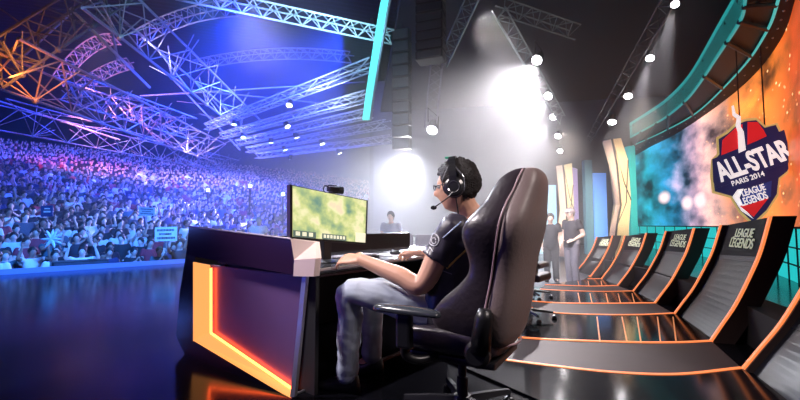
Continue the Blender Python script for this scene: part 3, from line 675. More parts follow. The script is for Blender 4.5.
def game_mat():
    m = bpy.data.materials.new('game_picture'); m.use_nodes = True; nt = m.node_tree; b = nt.nodes['Principled BSDF']; nd = nt.nodes.new; lk = nt.links.new
    uv = nd('ShaderNodeTexCoord'); mp = nd('ShaderNodeMapping'); mp.inputs['Scale'].default_value = (1.8, 1, 1); lk(uv.outputs['UV'], mp.inputs[0])
    n = nd('ShaderNodeTexNoise'); n.inputs['Scale'].default_value = 2.1; n.inputs['Detail'].default_value = 8; lk(mp.outputs[0], n.inputs[0])
    r = nd('ShaderNodeValToRGB'); cr = r.color_ramp; cr.elements[0].position = .34; cr.elements[0].color = (.16, .30, .24, 1); cr.elements[1].position = .64; cr.elements[1].color = (.92, .74, .50, 1)
    for p, c in ((.42, (.38, .50, .24)), (.50, (.66, .70, .28)), (.57, (.90, .86, .50))): e = cr.elements.new(p); e.color = (*c, 1)
    lk(n.outputs[0], r.inputs[0]); lk(r.outputs[0], b.inputs['Emission Color']); b.inputs['Emission Strength'].default_value = 1.0
    b.inputs['Base Color'].default_value = (.02, .02, .02, 1); b.inputs['Roughness'].default_value = .3; return m
bm = B(); vv = [bm.verts.new(p) for p in ins]+[bm.verts.new(p-mn*.006) for p in ins]; uvl = bm.loops.layers.uv.new('UVMap')
ff = bm.faces.new(vv[:4]); bm.faces.new(vv[:3:-1])
for k in range(4): bm.faces.new((vv[k], vv[4+k], vv[4+(k+1) % 4], vv[(k+1) % 4]))
for l, u in zip(ff.loops, ((0, 1), (1, 1), (1, 0), (0, 0))): l[uvl].uv = u
scr = obj('screen', bm, game_mat(), mon)
def bil(u, v): a = ins[0].lerp(ins[1], u); d = ins[3].lerp(ins[2], u); return d.lerp(a, v)
def quad(u0, v0, u1, v1): return [bil(u0, v0)+mn*.002, bil(u1, v0)+mn*.002, bil(u1, v1)+mn*.002, bil(u0, v1)+mn*.002]
hudd = mat('hud_dark', (.03, .05, .05), .4, emit=(.10, .14, .12), es=1); hudl = mat('hud_pale', (.5, .5, .4), .4, emit=(.75, .72, .5), es=1)
bm = B(); prism(bm, quad(.0, 0, .28, .13), mn*.001); prism(bm, quad(.36, 0, .70, .12), mn*.001); obj('game_toolbar', bm, hudd, scr)
bm = B()
for k in range(7): prism(bm, [p+mn*.001 for p in quad(.38+k*.045, .03, .41+k*.045, .10)], mn*.001)
for k in range(3): prism(bm, [p+mn*.001 for p in quad(.03+k*.08, .03, .08+k*.08, .11)], mn*.001)
prism(bm, quad(.84, .0, 1, .22), mn*.001); obj('game_icons', bm, hudl, scr)
sb = ctr-Zv*mh/2
bm = B(); box(bm, Vector((ctr.x, ctr.y, (DZ+ctr.z)/2))-mn*.06, (.07, .03, ctr.z-DZ), (mx_, mn, Zv), .005); obj('stand', bm, BLK, mon)
bm = B(); lathe(bm, [(.13, 0), (.13, .008), (.10, .014), (.03, .02)], Matrix.Translation(Vector((ctr.x, ctr.y, DZ))-mn*.05), 24); obj('foot', bm, BLK, mon)
# camera on top of the monitor
wc = TL.lerp(TR, .52)+Zv*.03
cam_t = thing('webcam', 'small black camera clipped on top of the game monitor', 'webcam', tuple(wc))
bm = B(); box(bm, wc-mn*.005, (.10, .045, .035), (mx_, mn, Zv), .008); obj('body', bm, BLK, cam_t)
lz = (mn*.5+mx_*.86).normalized(); mxl = frame(wc+mx_*.055-Zv*.003, Zv, lz); bm = B(); lathe(bm, [(.026, -.03), (.028, .02), (.022, .026), (.018, .02)], mxl, 16); obj('lens_barrel', bm, BLK, cam_t)
bm = B(); tube(bm, crom([wc-mx_*.05+Zv*.012, wc-mx_*.085+Zv*.02, wc-mx_*.10-Zv*.005, wc-mx_*.085-Zv*.03], 5), .005, 6); obj('cable', bm, BLK, cam_t)
bm = B(); box(bm, wc-Zv*.022-mn*.01, (.05, .05, .014), (mx_, mn, Zv), .003); box(bm, wc-mx_*.02+Zv*.026, (.07, .02, .008), (mx_, mn, Zv), .002); obj('clip', bm, BLK, cam_t)
# keyboard, mouse, mat
kc = wt(.62, .30, DZ)
def keyboard():
    root = thing('keyboard', 'dark keyboard with pale keys in front of the game monitor', 'keyboard', tuple(kc))
    bm = B(); box(bm, kc+Zv*.012, (.46, .16, .022), (Ld, Dd, Zv), .005); obj('case', bm, BLK, root)
    bm = B()
    for r_ in range(5):
        for k in range(15): box(bm, kc+Ld*(-.205+k*.0293)+Dd*(.052-r_*.026)+Zv*.027, (.024, .021, .009), (Ld, Dd, Zv))
    obj('keys', bm, mat('key_grey', (.30, .28, .32), .5), root)
keyboard()
o = obj('mouse_mat', prism(B(), [wt(1.0, .10, DZ+.001), wt(1.34, .10, DZ+.001), wt(1.34, .44, DZ+.001), wt(1.0, .44, DZ+.001)], Zv*.004), mat('mat_pale', (.55, .50, .58), .6)); tag(o, 'pale mouse mat under the right hand on the desk', 'mouse mat')
mp_ = wt(1.14, .28, DZ+.006); ms = thing('mouse', 'dark computer mouse under the right hand', 'mouse', tuple(mp_))
bm = B(); ball(bm, mp_+Zv*.012, .06, 16, (1, .55, .42), frame((0, 0, 0), Dd, Zv)); obj('shell', bm, BLK, ms, smooth=True)
bm = B(); box(bm, mp_+Zv*.036+Dd*.03, (.006, .02, .006), (Ld, Dd, Zv)); obj('wheel', bm, mat('edge_grey', (.3, .3, .3)), ms)

# ================================================================ GAMING CHAIR (local frame: x forward, y left, z up)
LEATH = mat('dark_leather', (.030, .022, .030), .36, bump=.15, noise_scale=40, coat=.15); SHELLM = mat('brown_grey_leather', (.20, .15, .145), .45, bump=.12, noise_scale=60)
SEAMM = mat('stitch_pale', (.45, .30, .34), .5)
CHF = dirv(-.86, .51); ch_rot = math.atan2(CHF.y, CHF.x)
cp = W(.34, 2.24, 0)
def chair(loc, rot, lab):
    root = thing('gaming_chair', lab, 'chair', loc, rot); K = dict(world=False)
    # backrest: cross sections (height, width, centre x, thickness, bolster depth)
    secs = [(.44, .38, -.20, .09, .12), (.50, .46, -.21, .12, .24), (.59, .50, -.225, .13, .28), (.69, .49, -.245, .13, .22), (.80, .47, -.265, .12, .10), (.90, .50, -.285, .12, .13),
            (1.00, .56, -.31, .125, .19), (1.08, .55, -.325, .125, .17), (1.16, .44, -.34, .115, .11), (1.22, .36, -.36, .105, .11), (1.28, .30, -.375, .095, .10), (1.325, .235, -.385, .065, .06), (1.34, .16, -.39, .03, .02)]
    def sec(h, w, cx, th, bo, part):
        out = []
        if part == 'front':
            P_ = [(-.5, .0), (-.52, .5), (-.49, 1.0), (-.42, 1.12), (-.34, .8), (-.26, .3), (-.13, .08), (0, .04), (.13, .08), (.26, .3), (.34, .8), (.42, 1.12), (.49, 1.0), (.52, .5), (.5, .0)]
            for a, b_ in P_: out.append((cx+b_*bo+th*.15, a*w, h))
            out += [(cx-th*.2, .44*w, h), (cx-th*.25, 0, h), (cx-th*.2, -.44*w, h)]
        else:
            P_ = [(-.49, .25), (-.505, -.25), (-.47, -.62), (-.36, -.84), (-.18, -.94), (0, -.97), (.18, -.94), (.36, -.84), (.47, -.62), (.505, -.25), (.49, .25)]
            for a, b_ in P_: out.append((cx+b_*th, a*w, h))
            out += [(cx, .3*w, h), (cx, -.3*w, h)]
        return out
    f = loft(B(), [sec(*s, 'front') for s in secs]); o = obj('backrest', f, LEATH, root, smooth=True, **K); mod(o, 'SUBSURF', levels=2, render_levels=2)
    s_ = loft(B(), [sec(h-.0, w*1.0, cx, th, bo, 'rear') for h, w, cx, th, bo in secs]); o = obj('back_shell', s_, SHELLM, root, smooth=True, **K); mod(o, 'SUBSURF', levels=2, render_levels=2)
    for sd in (1, -1):
        pts = [Vector((cx+th*.16, sd*w*.505, h)) for h, w, cx, th, bo in secs[1:-1]]; obj('piping', tube(B(), crom(pts, 4), .0045, 6), SEAMM, root, smooth=True, **K)
    h0, w0, cx0, th0, bo0 = secs[1]; bp2 = [Vector((cx0-.84*th0*(1-(a/.5)**2*.75), a*w0*.86, h0-.035-.01*(1-abs(a)*2))) for a in [-.5+k/12 for k in range(13)]]
    obj('lower_piping', tube(B(), crom(bp2, 3), .006, 6), SEAMM, root, smooth=True, **K)
    # seat
    rings = []
    for x, w, z0, z1 in [(-.27, .36, .41, .45), (-.22, .46, .39, .50), (-.05, .50, .385, .51), (.12, .51, .385, .505), (.24, .49, .39, .50), (.30, .42, .41, .47)]:
        rings.append([(x, w*.5, z0+.02), (x, w*.52, (z0+z1)/2+.02), (x, w*.48, z1+.03), (x, w*.38, z1+.02), (x, w*.25, z1-.01), (x, 0, z1-.02), (x, -w*.25, z1-.01), (x, -w*.38, z1+.02), (x, -w*.48, z1+.03), (x, -w*.52, (z0+z1)/2+.02), (x, -w*.5, z0+.02), (x, -w*.3, z0), (x, w*.3, z0)])
    o = obj('seat', loft(B(), rings), LEATH, root, smooth=True, **K); mod(o, 'SUBSURF', levels=2, render_levels=2)
    bm = B(); box(bm, (-.02, 0, .375), (.46, .42, .035), bev=.012); obj('seat_pan', bm, BLK, root, **K)
    bm = B(); box(bm, (0, 0, .34), (.28, .18, .06), bev=.02); obj('tilt_mechanism', bm, BLK, root, **K)
    for sd in (1, -1):
        # recliner hinge cover
        bm = B(); tube(bm, [(-.20, sd*.275, .46), (-.225, sd*.285, .62), (-.23, sd*.285, .66)], [.05, .042, .03], 14); h_ = obj('hinge_cover', bm, BLK, root, smooth=True, **K)
        bm = B(); lathe(bm, [(.062, 0), (.062, .03), (.045, .042)], frame((-.19, sd*.265, .45), (1, 0, 0), (0, sd, 0)), 24); obj('hinge_disc', bm, BLK, h_, **K)
        # armrest
        bm = B(); tube(bm, crom([(.06, sd*.20, .385), (.12, sd*.27, .37), (.17, sd*.325, .40), (.17, sd*.335, .46)], 4), .022, 10); obj('arm_bracket', bm, BLK, root, smooth=True, **K)
        bm = B(); box(bm, (.17, sd*.335, .52), (.085, .045, .17), bev=.015); obj('arm_post', bm, BLK, root, **K)
        pad = []
        for x, w, t in [(-.03, .05, .012), (.0, .09, .03), (.14, .105, .034), (.28, .10, .032), (.33, .075, .028), (.36, .03, .012)]:
            pad.append([(x, sd*.335+w/2, .615), (x, sd*.335+w*.4, .615+t), (x, sd*.335-w*.4, .615+t), (x, sd*.335-w/2, .615), (x, sd*.335-w*.35, .605), (x, sd*.335+w*.35, .605)])
        o = obj('armrest', loft(B(), pad), mat('arm_pad', (.04, .045, .055), .22, coat=.3), root, smooth=True, **K); mod(o, 'SUBSURF', levels=2, render_levels=2)
    bm = B(); tube(bm, crom([(-.06, -.12, .35), (-.14, -.25, .33), (-.15, -.30, .33)], 4), .007, 8); obj('tilt_lever', bm, CHROME, root, smooth=True, **K)
    # column and star base
    bm = B(); lathe(bm, [(.030, .10), (.030, .22), (.022, .225), (.022, .34)], n=20); obj('gas_column', bm, BLK, root, **K)
    bm = B(); lathe(bm, [(.05, .07), (.055, .09), (.045, .13)], n=20); obj('hub', bm, BLK, root, **K)
    for k in range(5):
        a = math.radians(72*k+20); d = Vector((math.cos(a), math.sin(a), 0)); e_ = Vector((-d.y, d.x, 0))
        rg = []
        for r_, w, z0, z1 in ((.04, .05, .075, .125), (.18, .042, .085, .118), (.32, .034, .085, .105)):
            rg.append([d*r_+e_*w/2+Zv*z0, d*r_-e_*w/2+Zv*z0, d*r_-e_*w*.3+Zv*z1, d*r_+e_*w*.3+Zv*z1])
        l_ = obj('base_leg', loft(B(), rg), mat('base_black', (.03, .03, .035), .15, coat=.5), root, **K)
        cst = obj('caster', lathe(B(), [(.008, -.024), (.028, -.022), (.03, -.006), (.012, -.004), (.012, .004), (.03, .006), (.028, .022), (.008, .024)], frame(d*.32+e_*.0+Zv*.03, Zv, e_), 16), BLK, root, **K)
        bm = B(); tube(bm, [d*.32+Zv*.085, d*.32+Zv*.055], .01, 8); obj('caster_fork', bm, CHROME, cst, **K)
    return root
CH = chair(tuple(cp), ch_rot, 'tall dark leather gaming chair the player sits in')
# the next chair along, mostly hidden behind the first one
def side_chair(px, py, lab, sc=.85):
    c = G(px, py); root = thing('swivel_chair', lab, 'chair', tuple(c), 0, 'empty chairs behind the gaming chair')
    for k in range(5):
        a = math.radians(72*k+10); d = Vector((math.cos(a), math.sin(a), 0)); bm = B(); tube(bm, [c+d*.03+Zv*.11, c+d*.28+Zv*.085], [.02, .014], 8); obj('base_leg', bm, CHROME if k == 1 else BLK, root)
        bm = B(); ball(bm, c+d*.29+Zv*.03, .03, 10); obj('caster', bm, BLK, root)
    bm = B(); tube(bm, [c+Zv*.1, c+Zv*.45], .025, 10); obj('gas_column', bm, BLK, root)
    bm = B(); box(bm, c+Zv*.48, (.44, .44, .08), (Ld, Dd, Zv), .03); obj('seat', bm, LEATH, root)
    bm = B(); box(bm, c+Zv*.74-Dd*.05, (.36, .07, .50), (Ld, Dd, Zv), .03); obj('backrest', bm, LEATH, root)
side_chair(527, 319, 'second chair hidden behind the gaming chair, only a caster leg shows', 1)
side_chair(530, 298, 'third chair hidden behind the gaming chair, only its base shows', 1)
# ================================================================ PEOPLE
def vcol(name, ramp, rough=.7):
    """fabric whose colour differs from object to object"""
    m = bpy.data.materials.new(name); m.use_nodes = True; nt = m.node_tree; b = nt.nodes['Principled BSDF']; b.inputs['Roughness'].default_value = rough
    oi = nt.nodes.new('ShaderNodeObjectInfo'); r = nt.nodes.new('ShaderNodeValToRGB'); cr = r.color_ramp; cr.interpolation = 'CONSTANT'
    cr.elements[0].position = 0; cr.elements[0].color = (*ramp[0], 1); cr.elements[1].position = 1/len(ramp); cr.elements[1].color = (*ramp[1], 1)
    for i, c in enumerate(ramp[2:]): e = cr.elements.new((i+2)/len(ramp)); e.color = (*c, 1)
    nt.links.new(oi.outputs['Random'], r.inputs[0]); nt.links.new(r.outputs[0], b.inputs['Base Color']); return m
SKIN = mat('skin_warm', (.84, .46, .32), .48, noise_amt=.10, noise_scale=14)
SKINP = mat('skin_pale', (.80, .58, .48), .5)
HAIR = mat('hair_black', (.024, .018, .018), .62, bump=.9, noise_scale=120, noise_amt=.5)
SHIRTS = [(.80, .80, .82), (.012, .012, .016), (.32, .03, .05), (.02, .03, .10), (.02, .02, .03), (.01, .01, .012), (.10, .11, .14), (.03, .12, .14), (.012, .01, .02), (.85, .82, .8)]
SHV = vcol('spectator_shirt', SHIRTS); HRV = vcol('spectator_hair', [(.02, .015, .012), (.06, .03, .02), (.02, .02, .02), (.18, .10, .05), (.03, .02, .015)], .5)
def head_mesh(c, fwd, up, s=1.0, seg=36):
    """a head with face: jaw, brow, eye sockets, nose, lips, ears"""
    bm = B(); bmesh.ops.create_uvsphere(bm, u_segments=seg, v_segments=seg*3//4, radius=1)
    g = lambda x, y, sx_, sy_: math.exp(-(x/sx_)**2-(y/sy_)**2)
    for v in bm.verts:
        x, y, z = v.co; X, Y, Z_ = x*.098, y*.076, z*.122
        if z < -.1:                                                # jaw narrows to the chin, back of the skull tucks in
            k = (-z-.1)/.9; Y *= 1-.34*k; X = X*(1-.15*k) if x > 0 else X*(1-.45*k)
            if x > 0: X += .012*k
        if x > .2:
            X -= .006*(1-abs(z))
            f = min(1, (x-.2)/.3)
            X += f*(.026*g(Y, Z_+.018, .014, .020)+.010*g(Y, Z_+.002, .009, .026))  # nose
            X -= f*.010*(g(Y-.031, Z_-.018, .017, .013)+g(Y+.031, Z_-.018, .017, .013))
            X += f*.005*g(Y, Z_-.040, .05, .010)
            X += f*.007*(g(Y, Z_+.052, .022, .006)+g(Y, Z_+.064, .018, .006))-f*.004*g(Y, Z_+.058, .022, .003)
            X += f*.008*g(Y, Z_+.092, .022, .016)
        v.co = (X, Y, Z_)
    for sd in (1, -1):
        m = Matrix.Translation((-.008, sd*.078, -.005)) @ Matrix.Rotation(sd*.35, 4, 'Z') @ Matrix.Diagonal((.017, .008, .031, 1))
        bmesh.ops.create_uvsphere(bm, u_segments=12, v_segments=8, radius=1, matrix=m)
    y = Vector(up).cross(Vector(fwd)).normalized(); x = Vector(fwd).normalized(); z = x.cross(y)
    mx = Matrix((x, y, z)).transposed().to_4x4(); mx.translation = Vector(c); mx = mx @ Matrix.Scale(s, 4)
    me = bpy.data.meshes.new('head'); bm.to_mesh(me); bm.free(); me.transform(mx); return me, mx
def mesh_of(bm):
    bmesh.ops.recalc_face_normals(bm, faces=bm.faces); me = bpy.data.meshes.new('m'); bm.to_mesh(me); bm.free(); return me
def limb(pts, rs, n=14): 
    bm = B(); p = crom(pts, 5); q = []
    for i in range(len(rs)-1):
        for k in range(5): q.append(rs[i]+(rs[i+1]-rs[i])*k/5)
    q.append(rs[-1]); tube(bm, p, q, n); ball(bm, pts[0], rs[0]*.98, 12); ball(bm, pts[-1], rs[-1]*.98, 12); return mesh_of(bm)
def hand_meshes(w, f, n, thumb, curl=.5, s=1.0):
    """wrist w, finger direction f, back-of-hand normal n, thumb side vector; five separate bent fingers"""
    f = Vector(f).normalized(); n = Vector(n); n = (n-f*n.dot(f)).normalized(); t = f.cross(n).normalized()
    if t.dot(Vector(thumb)) < 0: t = -t
    out = []; L = .095*s
    rings = []
    for a, wd, th in ((-.02, .048, .036), (.15, .056, .034), (.5, .078, .030), (.85, .084, .026), (1.0, .078, .020)):
        c = w+f*(a*L) - t*.0; rings.append([c+t*(wd*s*.5*math.cos(q*math.pi/5))+n*(th*s*.5*math.sin(q*math.pi/5)) for q in range(10)])
    bm = B(); loft(bm, rings); out.append(mesh_of(bm))
    for k, (o_, ln) in enumerate(((.032, .070), (.011, .078), (-.011, .073), (-.031, .058))):
        p = w+f*L*.93+t*o_*s; d = f.copy(); pts = [w+f*L*.6+t*o_*s*.9, p]
        for j, (fr_, cu) in enumerate(((.45, .35), (.30, .75), (.25, .6))):
            ang = curl*cu*(1+.08*k); d = (d*math.cos(ang)-n*math.sin(ang)).normalized(); nn = n
            n2 = (n-d*n.dot(d)).normalized(); p = p+d*ln*fr_*s; pts.append(p)
            dd = d
        rr = [.0095*s, .0098*s, .0088*s, .0080*s, .0062*s]; bm = B(); tube(bm, pts, rr, 8); ball(bm, pts[-1], rr[-1], 8); out.append(mesh_of(bm))
    p0 = w+f*L*.22+t*.026*s; d1 = (f*.62+t*.72-n*.25).normalized(); p1 = p0+d1*.040*s; d2 = (f*.88+t*.38-n*.35).normalized(); p2 = p1+d2*.032*s; p3 = p2+(f*.95+t*.1-n*.35).normalized()*.024*s
    bm = B(); tube(bm, [p0, p1, p2, p3], [.016*s, .0125*s, .0105*s, .0075*s], 8); ball(bm, p3, .0075*s, 8); out.append(mesh_of(bm))
    return out
def ringsec(c, r, f, a, b, n=16, p=2.4):
    out = []
    for k in range(n):
        q = 2*math.pi*k/n; co, si = math.cos(q), math.sin(q)
        out.append(Vector(c)+r*(a*math.copysign(abs(co)**(2/p), co))+f*(b*math.copysign(abs(si)**(2/p), si)))
    return out
def torso(J, grow=0.0, lo=0):
    sh = (J['shL']+J['shR'])/2; r = (J['shR']-J['shL']).normalized(); hr = (J['hipR']-J['hipL']).normalized(); f = J['chestf']; W_ = (J['shR']-J['shL']).length/2; k = J.get('fat', 1.0)
    hip = (J['hipL']+J['hipR'])/2; sp = sh-hip; rings = []
    def rr(t): v = hr.lerp(r, t).normalized(); return v
    for t, a, b, off in ((-.14, .155, .115, 0), (0, .172, .125, 0), (.18, .165, .122, .01), (.4, .160, .118, .012), (.62, .170, .118, .0), (.82, .178, .110, -.01), (.95, .165, .088, -.012), (1.04, .115, .068, -.012), (1.10, .06, .055, -.005)):
        q = rr(max(0, min(1, t))); ff = (f-q*f.dot(q)).normalized(); kk = k if t < .9 else 1
        rings.append(ringsec(hip+sp*t+ff*off, q, ff, (a*kk)*W_/.19+grow, b*kk+grow))
    return mesh_of(loft(B(), rings[lo:]))
def person(root, J, voxel=.006, skinm=None, shirt=None, trousers=None, hair=None, hs=1.0, hand_s=1.0, shoes=None, sleeve=.55, hair_fn=None, tuck=0, fold=.010):
    skinm = skinm or SKIN; parts = [torso(J)]
    hm, hmx = head_mesh(J['head'], J['headf'], J['headu'], hs); parts.append(hm)
    parts.append(limb([J['neck']-(J['head']-J['neck'])*.25, J['neck'], J['head']-J['headu']*.03*hs-J['headf']*.015*hs], [.066*hs, .058*hs, .055*hs]))
    for s_ in 'LR':
        sh, el, wr = J['sh'+s_], J['el'+s_], J['wr'+s_]; m1 = sh.lerp(el, .5); m2 = el.lerp(wr, .35)
        parts.append(limb([sh, m1, el, m2, wr], [x*J.get('arm', 1) for x in (.058, .052, .043, .043, .028)], 14))
        parts += hand_meshes(wr, J['hf'+s_], J['hn'+s_], J['ht'+s_], J.get('curl', .5), hand_s)
        hp, kn, an, toe = J['hip'+s_], J['kn'+s_], J['an'+s_], J['toe'+s_]
        parts.append(limb([hp, hp.lerp(kn, .5), kn, kn.lerp(an, .35), an], [.085, .075, .055, .055, .036]))
        parts.append(limb([an-Zv*.02, an.lerp(toe, .5)-Zv*.01, toe+Zv*.02], [.034, .032, .024], 10))
    body = obj('body', merge_remesh(parts, voxel, 3), skinm, root, smooth=True)
    ms = [torso(J, .016)]
    for s_ in 'LR':
        sh, el = J['sh'+s_], J['el'+s_]; e_ = sh.lerp(el, sleeve)
        ms.append(limb([sh, sh.lerp(e_, .5), e_], [.074, .072, .070], 14) if False else mesh_of(tube(B(), crom([sh+(sh-el).normalized()*.02, sh.lerp(e_, .5), e_], 4), [x*(1+.75*(J.get('arm', 1)-1)) for x in [.070]*4+[.073]*4+[.078]], 18)))
        bm = B(); ball(bm, sh, .073*(1+.6*(J.get('arm', 1)-1)), 14); ms.append(mesh_of(bm))
    sme = merge_remesh(ms, max(voxel*1.3, .008), 6)
    if fold:
        for v in sme.vertices:
            n_ = noise.noise(Vector(v.co)*9+Vector((3, 1, 7))); n2 = noise.noise(Vector((v.co.x*22, v.co.y*22, v.co.z*9)))
            v.co += v.normal*(fold*n_+fold*.6*n2)
    so_ = obj('shirt', sme, shirt, root, smooth=True)
    ms = [torso(J, .012)] if False else []
    for s_ in 'LR':
        hp, kn, an = J['hip'+s_], J['kn'+s_], J['an'+s_]; hc = (J['hipL']+J['hipR'])/2
        ms.append(limb([hc.lerp(hp, .6), hp, hp.lerp(kn, .5), kn, kn.lerp(an, .3), kn.lerp(an, .7), an.lerp(kn, -.02)], [.115, .112, .098, .080, .078, .072, .074], 16))
    hipc = (J['hipL']+J['hipR'])/2; u = ((J['shL']+J['shR'])/2-hipc).normalized(); r = (J['hipR']-J['hipL']).normalized(); f = u.cross(r); f = f if f.dot(J['chestf']) > 0 else -f
    ms.append(mesh_of(loft(B(), [ringsec(hipc-u*.10, r, f, .14, .11), ringsec(hipc-u*.02, r, f, .185, .135), ringsec(hipc+u*.10, r, f, .178, .132)])))
    tme = merge_remesh(ms, max(voxel*1.3, .008), 4)
    if fold:
        for v in tme.vertices:
            n_ = noise.noise(Vector((v.co.x*14+v.co.z*6, v.co.y*14, v.co.z*17))); n2 = noise.noise(Vector(v.co)*7); v.co += v.normal*(fold*.75*n_+fold*1.0*n2)
    obj('trousers', tme, trousers, root, smooth=True)
    hb = B(); (hair_fn or hair_cap)(hb, hmx); obj('hair', hb, hair or HAIR, root, smooth=True)
    for s_ in 'LR':
        an, toe = J['an'+s_], J['toe'+s_]; d = (toe-an); d.z = 0; d.normalize(); e_ = Vector((-d.y, d.x, 0)); base = an-Zv*(an.z-J['floor'])
        rg = []
        for a, w, h in ((-.085, .05, .05), (-.07, .075, .10), (.0, .085, .105), (.08, .095, .075), (.15, .095, .055), (.195, .07, .04), (.215, .03, .02)):
            rg.append([base+d*a+e_*w/2, base+d*a+e_*w*.48+Zv*h*.6, base+d*a+e_*w*.25+Zv*h, base+d*a-e_*w*.25+Zv*h, base+d*a-e_*w*.48+Zv*h*.6, base+d*a-e_*w/2])
        obj('shoe', loft(B(), rg), shoes or BLK, root, smooth=True)
    # eyes
    bm = B()
    for sd in (1, -1): ball(bm, hmx @ Vector((.079, sd*.030, .016)), .0115*hs, 12)
    obj('eyes', bm, mat('eye_white', (.7, .7, .7), .2), root, smooth=True)
    bm = B()
    for sd in (1, -1): ball(bm, hmx @ Vector((.0885, sd*.030, .016)), .0052*hs, 10)
    obj('irises', bm, mat('iris_dark', (.02, .012, .01), .2), root, smooth=True)
    return body, so_, hmx
def hair_cap(bm, mx, amp=.010, seg=44):
    b2 = B(); bmesh.ops.create_uvsphere(b2, u_segments=seg, v_segments=seg*3//4, radius=1)
    for v in b2.verts:
        x, y, z = v.co; X, Y, Z_ = x*.114-.016, y*.093, z*.112+.032
        if x > .45 and z < .35: X = min(X, .062)+0; 
        if z < -.55 and x > -.1: Z_ = max(Z_, -.028)
        if z < 0 and x > .1: Y *= .90; X *= .80
        d = noise.noise(v.co*7)*amp+noise.noise(v.co*19)*amp*.7
        k = 1+d/.1; v.co = (X*k, Y*k, (Z_-.03)*k+.03+(.006 if z > .5 else 0))
    me = mesh_of(b2); me.transform(mx); bm.from_mesh(me); bpy.data.meshes.remove(me)

# ---- the player
pF = dirv(-.88, .47); hipc = P(462, 306, 2.46)
leftv = Vector((-pF.y, pF.x, 0)); leftv = leftv if leftv.dot(FW) < 0 else -leftv      # his left side is the one towards the viewer
J = dict(floor=0.0)
J['hipL'] = P(446, 312, 2.36); J['hipR'] = P(462, 307, 2.58)
J['shL'] = P(455, 228, 2.26); J['shR'] = P(486, 218, 2.62)
J['chestf'] = pF
J['fat'] = 1.32; J['arm'] = 1.3
J['neck'] = P(467, 208, 2.42); J['head'] = P(456, 188, 2.40); J['headf'] = (dirv(-.95, .28)+Zv*-.12).normalized(); J['headu'] = (Zv+J['headf']*.12).normalized()
J['elL'] = P(421, 285, 2.26); J['wrL'] = P(362, 260, 2.44); J['elR'] = P(456, 268, 2.78); J['wrR'] = P(427, 254, 2.82)
J['hfL'] = P(326, 257, 2.58)-J['wrL']; J['hnL'] = Zv+leftv*.55; J['htL'] = -leftv; J['hfR'] = P(403, 252, 2.92)-J['wrR']; J['hnR'] = Zv*.9+leftv*-.3; J['htR'] = leftv; J['curl'] = .75
J['knL'] = P(352, 292, 2.40); J['anL'] = P(347, 372, 2.55); J['toeL'] = G(327, 388); J['knR'] = P(372, 290, 2.74); J['anR'] = P(372, 352, 2.86); J['toeR'] = G(352, 372)
JERSEY = mat('jersey_dark', (.040, .034, .055), .42, noise_amt=.3, noise_scale=10); DENIM = mat('pale_denim', (.64, .70, .80), .75, noise_amt=.35, noise_scale=9, col2=(.40, .47, .60), bump=.25)
pl_ = thing('person', 'person seated in the gaming chair in dark jersey and pale jeans, typing', 'person', tuple(Vector((hipc.x, hipc.y, 0))))
body, shirt_o, HM = person(pl_, J, .006, SKIN, JERSEY, DENIM, HAIR, hs=1.18, hand_s=1.38, shoes=mat('shoe_dark', (.02, .02, .025), .4), sleeve=.56, fold=.009)
# jersey decoration: gold side stripe, pale shoulder yoke, white sleeve emblem
def decal_tube(name, pts, r, m, parent):
    o = obj(name, tube(B(), crom(pts, 6), r, 6), m, parent); return o
def surf(px, py, o=None):
    """point on the shirt under a pixel, lifted slightly"""
    d = ray(px, py).normalized(); me_o = o or shirt_o; inv = BASES[me_o.name].inverted()
    hit, loc, nn, ix = me_o.ray_cast(CAM, d) if True else None
    return (loc+nn*.002) if hit else None
bpy.context.view_layer.update()
def on_shirt(pts, r, name, m):
    ps = [surf(*p) for p in pts]; ps = [p for p in ps if p is not None]
    if len(ps) > 1: obj(name, tube(B(), ps, r, 6), m, shirt_o if False else pl_)
wm = mat('emblem_white', (.85, .85, .9), .5); gm = mat('jersey_gold', (.75, .45, .12), .5); bmk = mat('jersey_blue', (.42, .52, .80), .5)
def seg(p, q, n=8): return [(p[0]+(q[0]-p[0])*k/n, p[1]+(q[1]-p[1])*k/n) for k in range(n+1)]
on_shirt([(434+5*math.cos(a*.5), 240+6*math.sin(a*.5)) for a in range(14)], .0035, 'sleeve_emblem', wm)
on_shirt([(434+2.2*math.cos(a*.6), 241+3*math.sin(a*.6)) for a in range(11)], .003, 'sleeve_emblem', wm)
on_shirt(seg((425, 249), (428, 253), 3)+seg((428, 253), (430, 247), 3)+seg((430, 247), (433, 252), 3), .003, 'sleeve_lettering', wm)
on_shirt(seg((421, 254), (426, 257), 3), .003, 'sleeve_lettering', wm)
on_shirt(seg((470, 246), (447, 268), 10), .006, 'gold_stripe', gm)
on_shirt(seg((461, 222), (443, 238), 8), .004, 'shoulder_piping', bmk)
on_shirt(seg((422, 263), (452, 274), 10), .003, 'cuff_seam', mat('seam_grey', (.25, .22, .3), .5))
# glasses (worn)
def hl(x, y, z): return HM @ Vector((x, y, z))
bm = B()
for sd in (1, -1):
    tube(bm, [hl(.103+.002*math.cos(a), sd*.031+.020*math.cos(a), .014+.014*math.sin(a)) for a in [k*math.pi/8 for k in range(17)]], .0022, 6, False)
    tube(bm, [hl(.100, sd*.052, .018), hl(.05, sd*.082, .018), hl(.0, sd*.088, .012)], .003, 6)
tube(bm, [hl(.106, .012, .016), hl(.106, -.012, .016)], .002, 6)
gl = obj('glasses', bm, BLK); tag(gl, 'black framed glasses on the seated player', 'glasses')
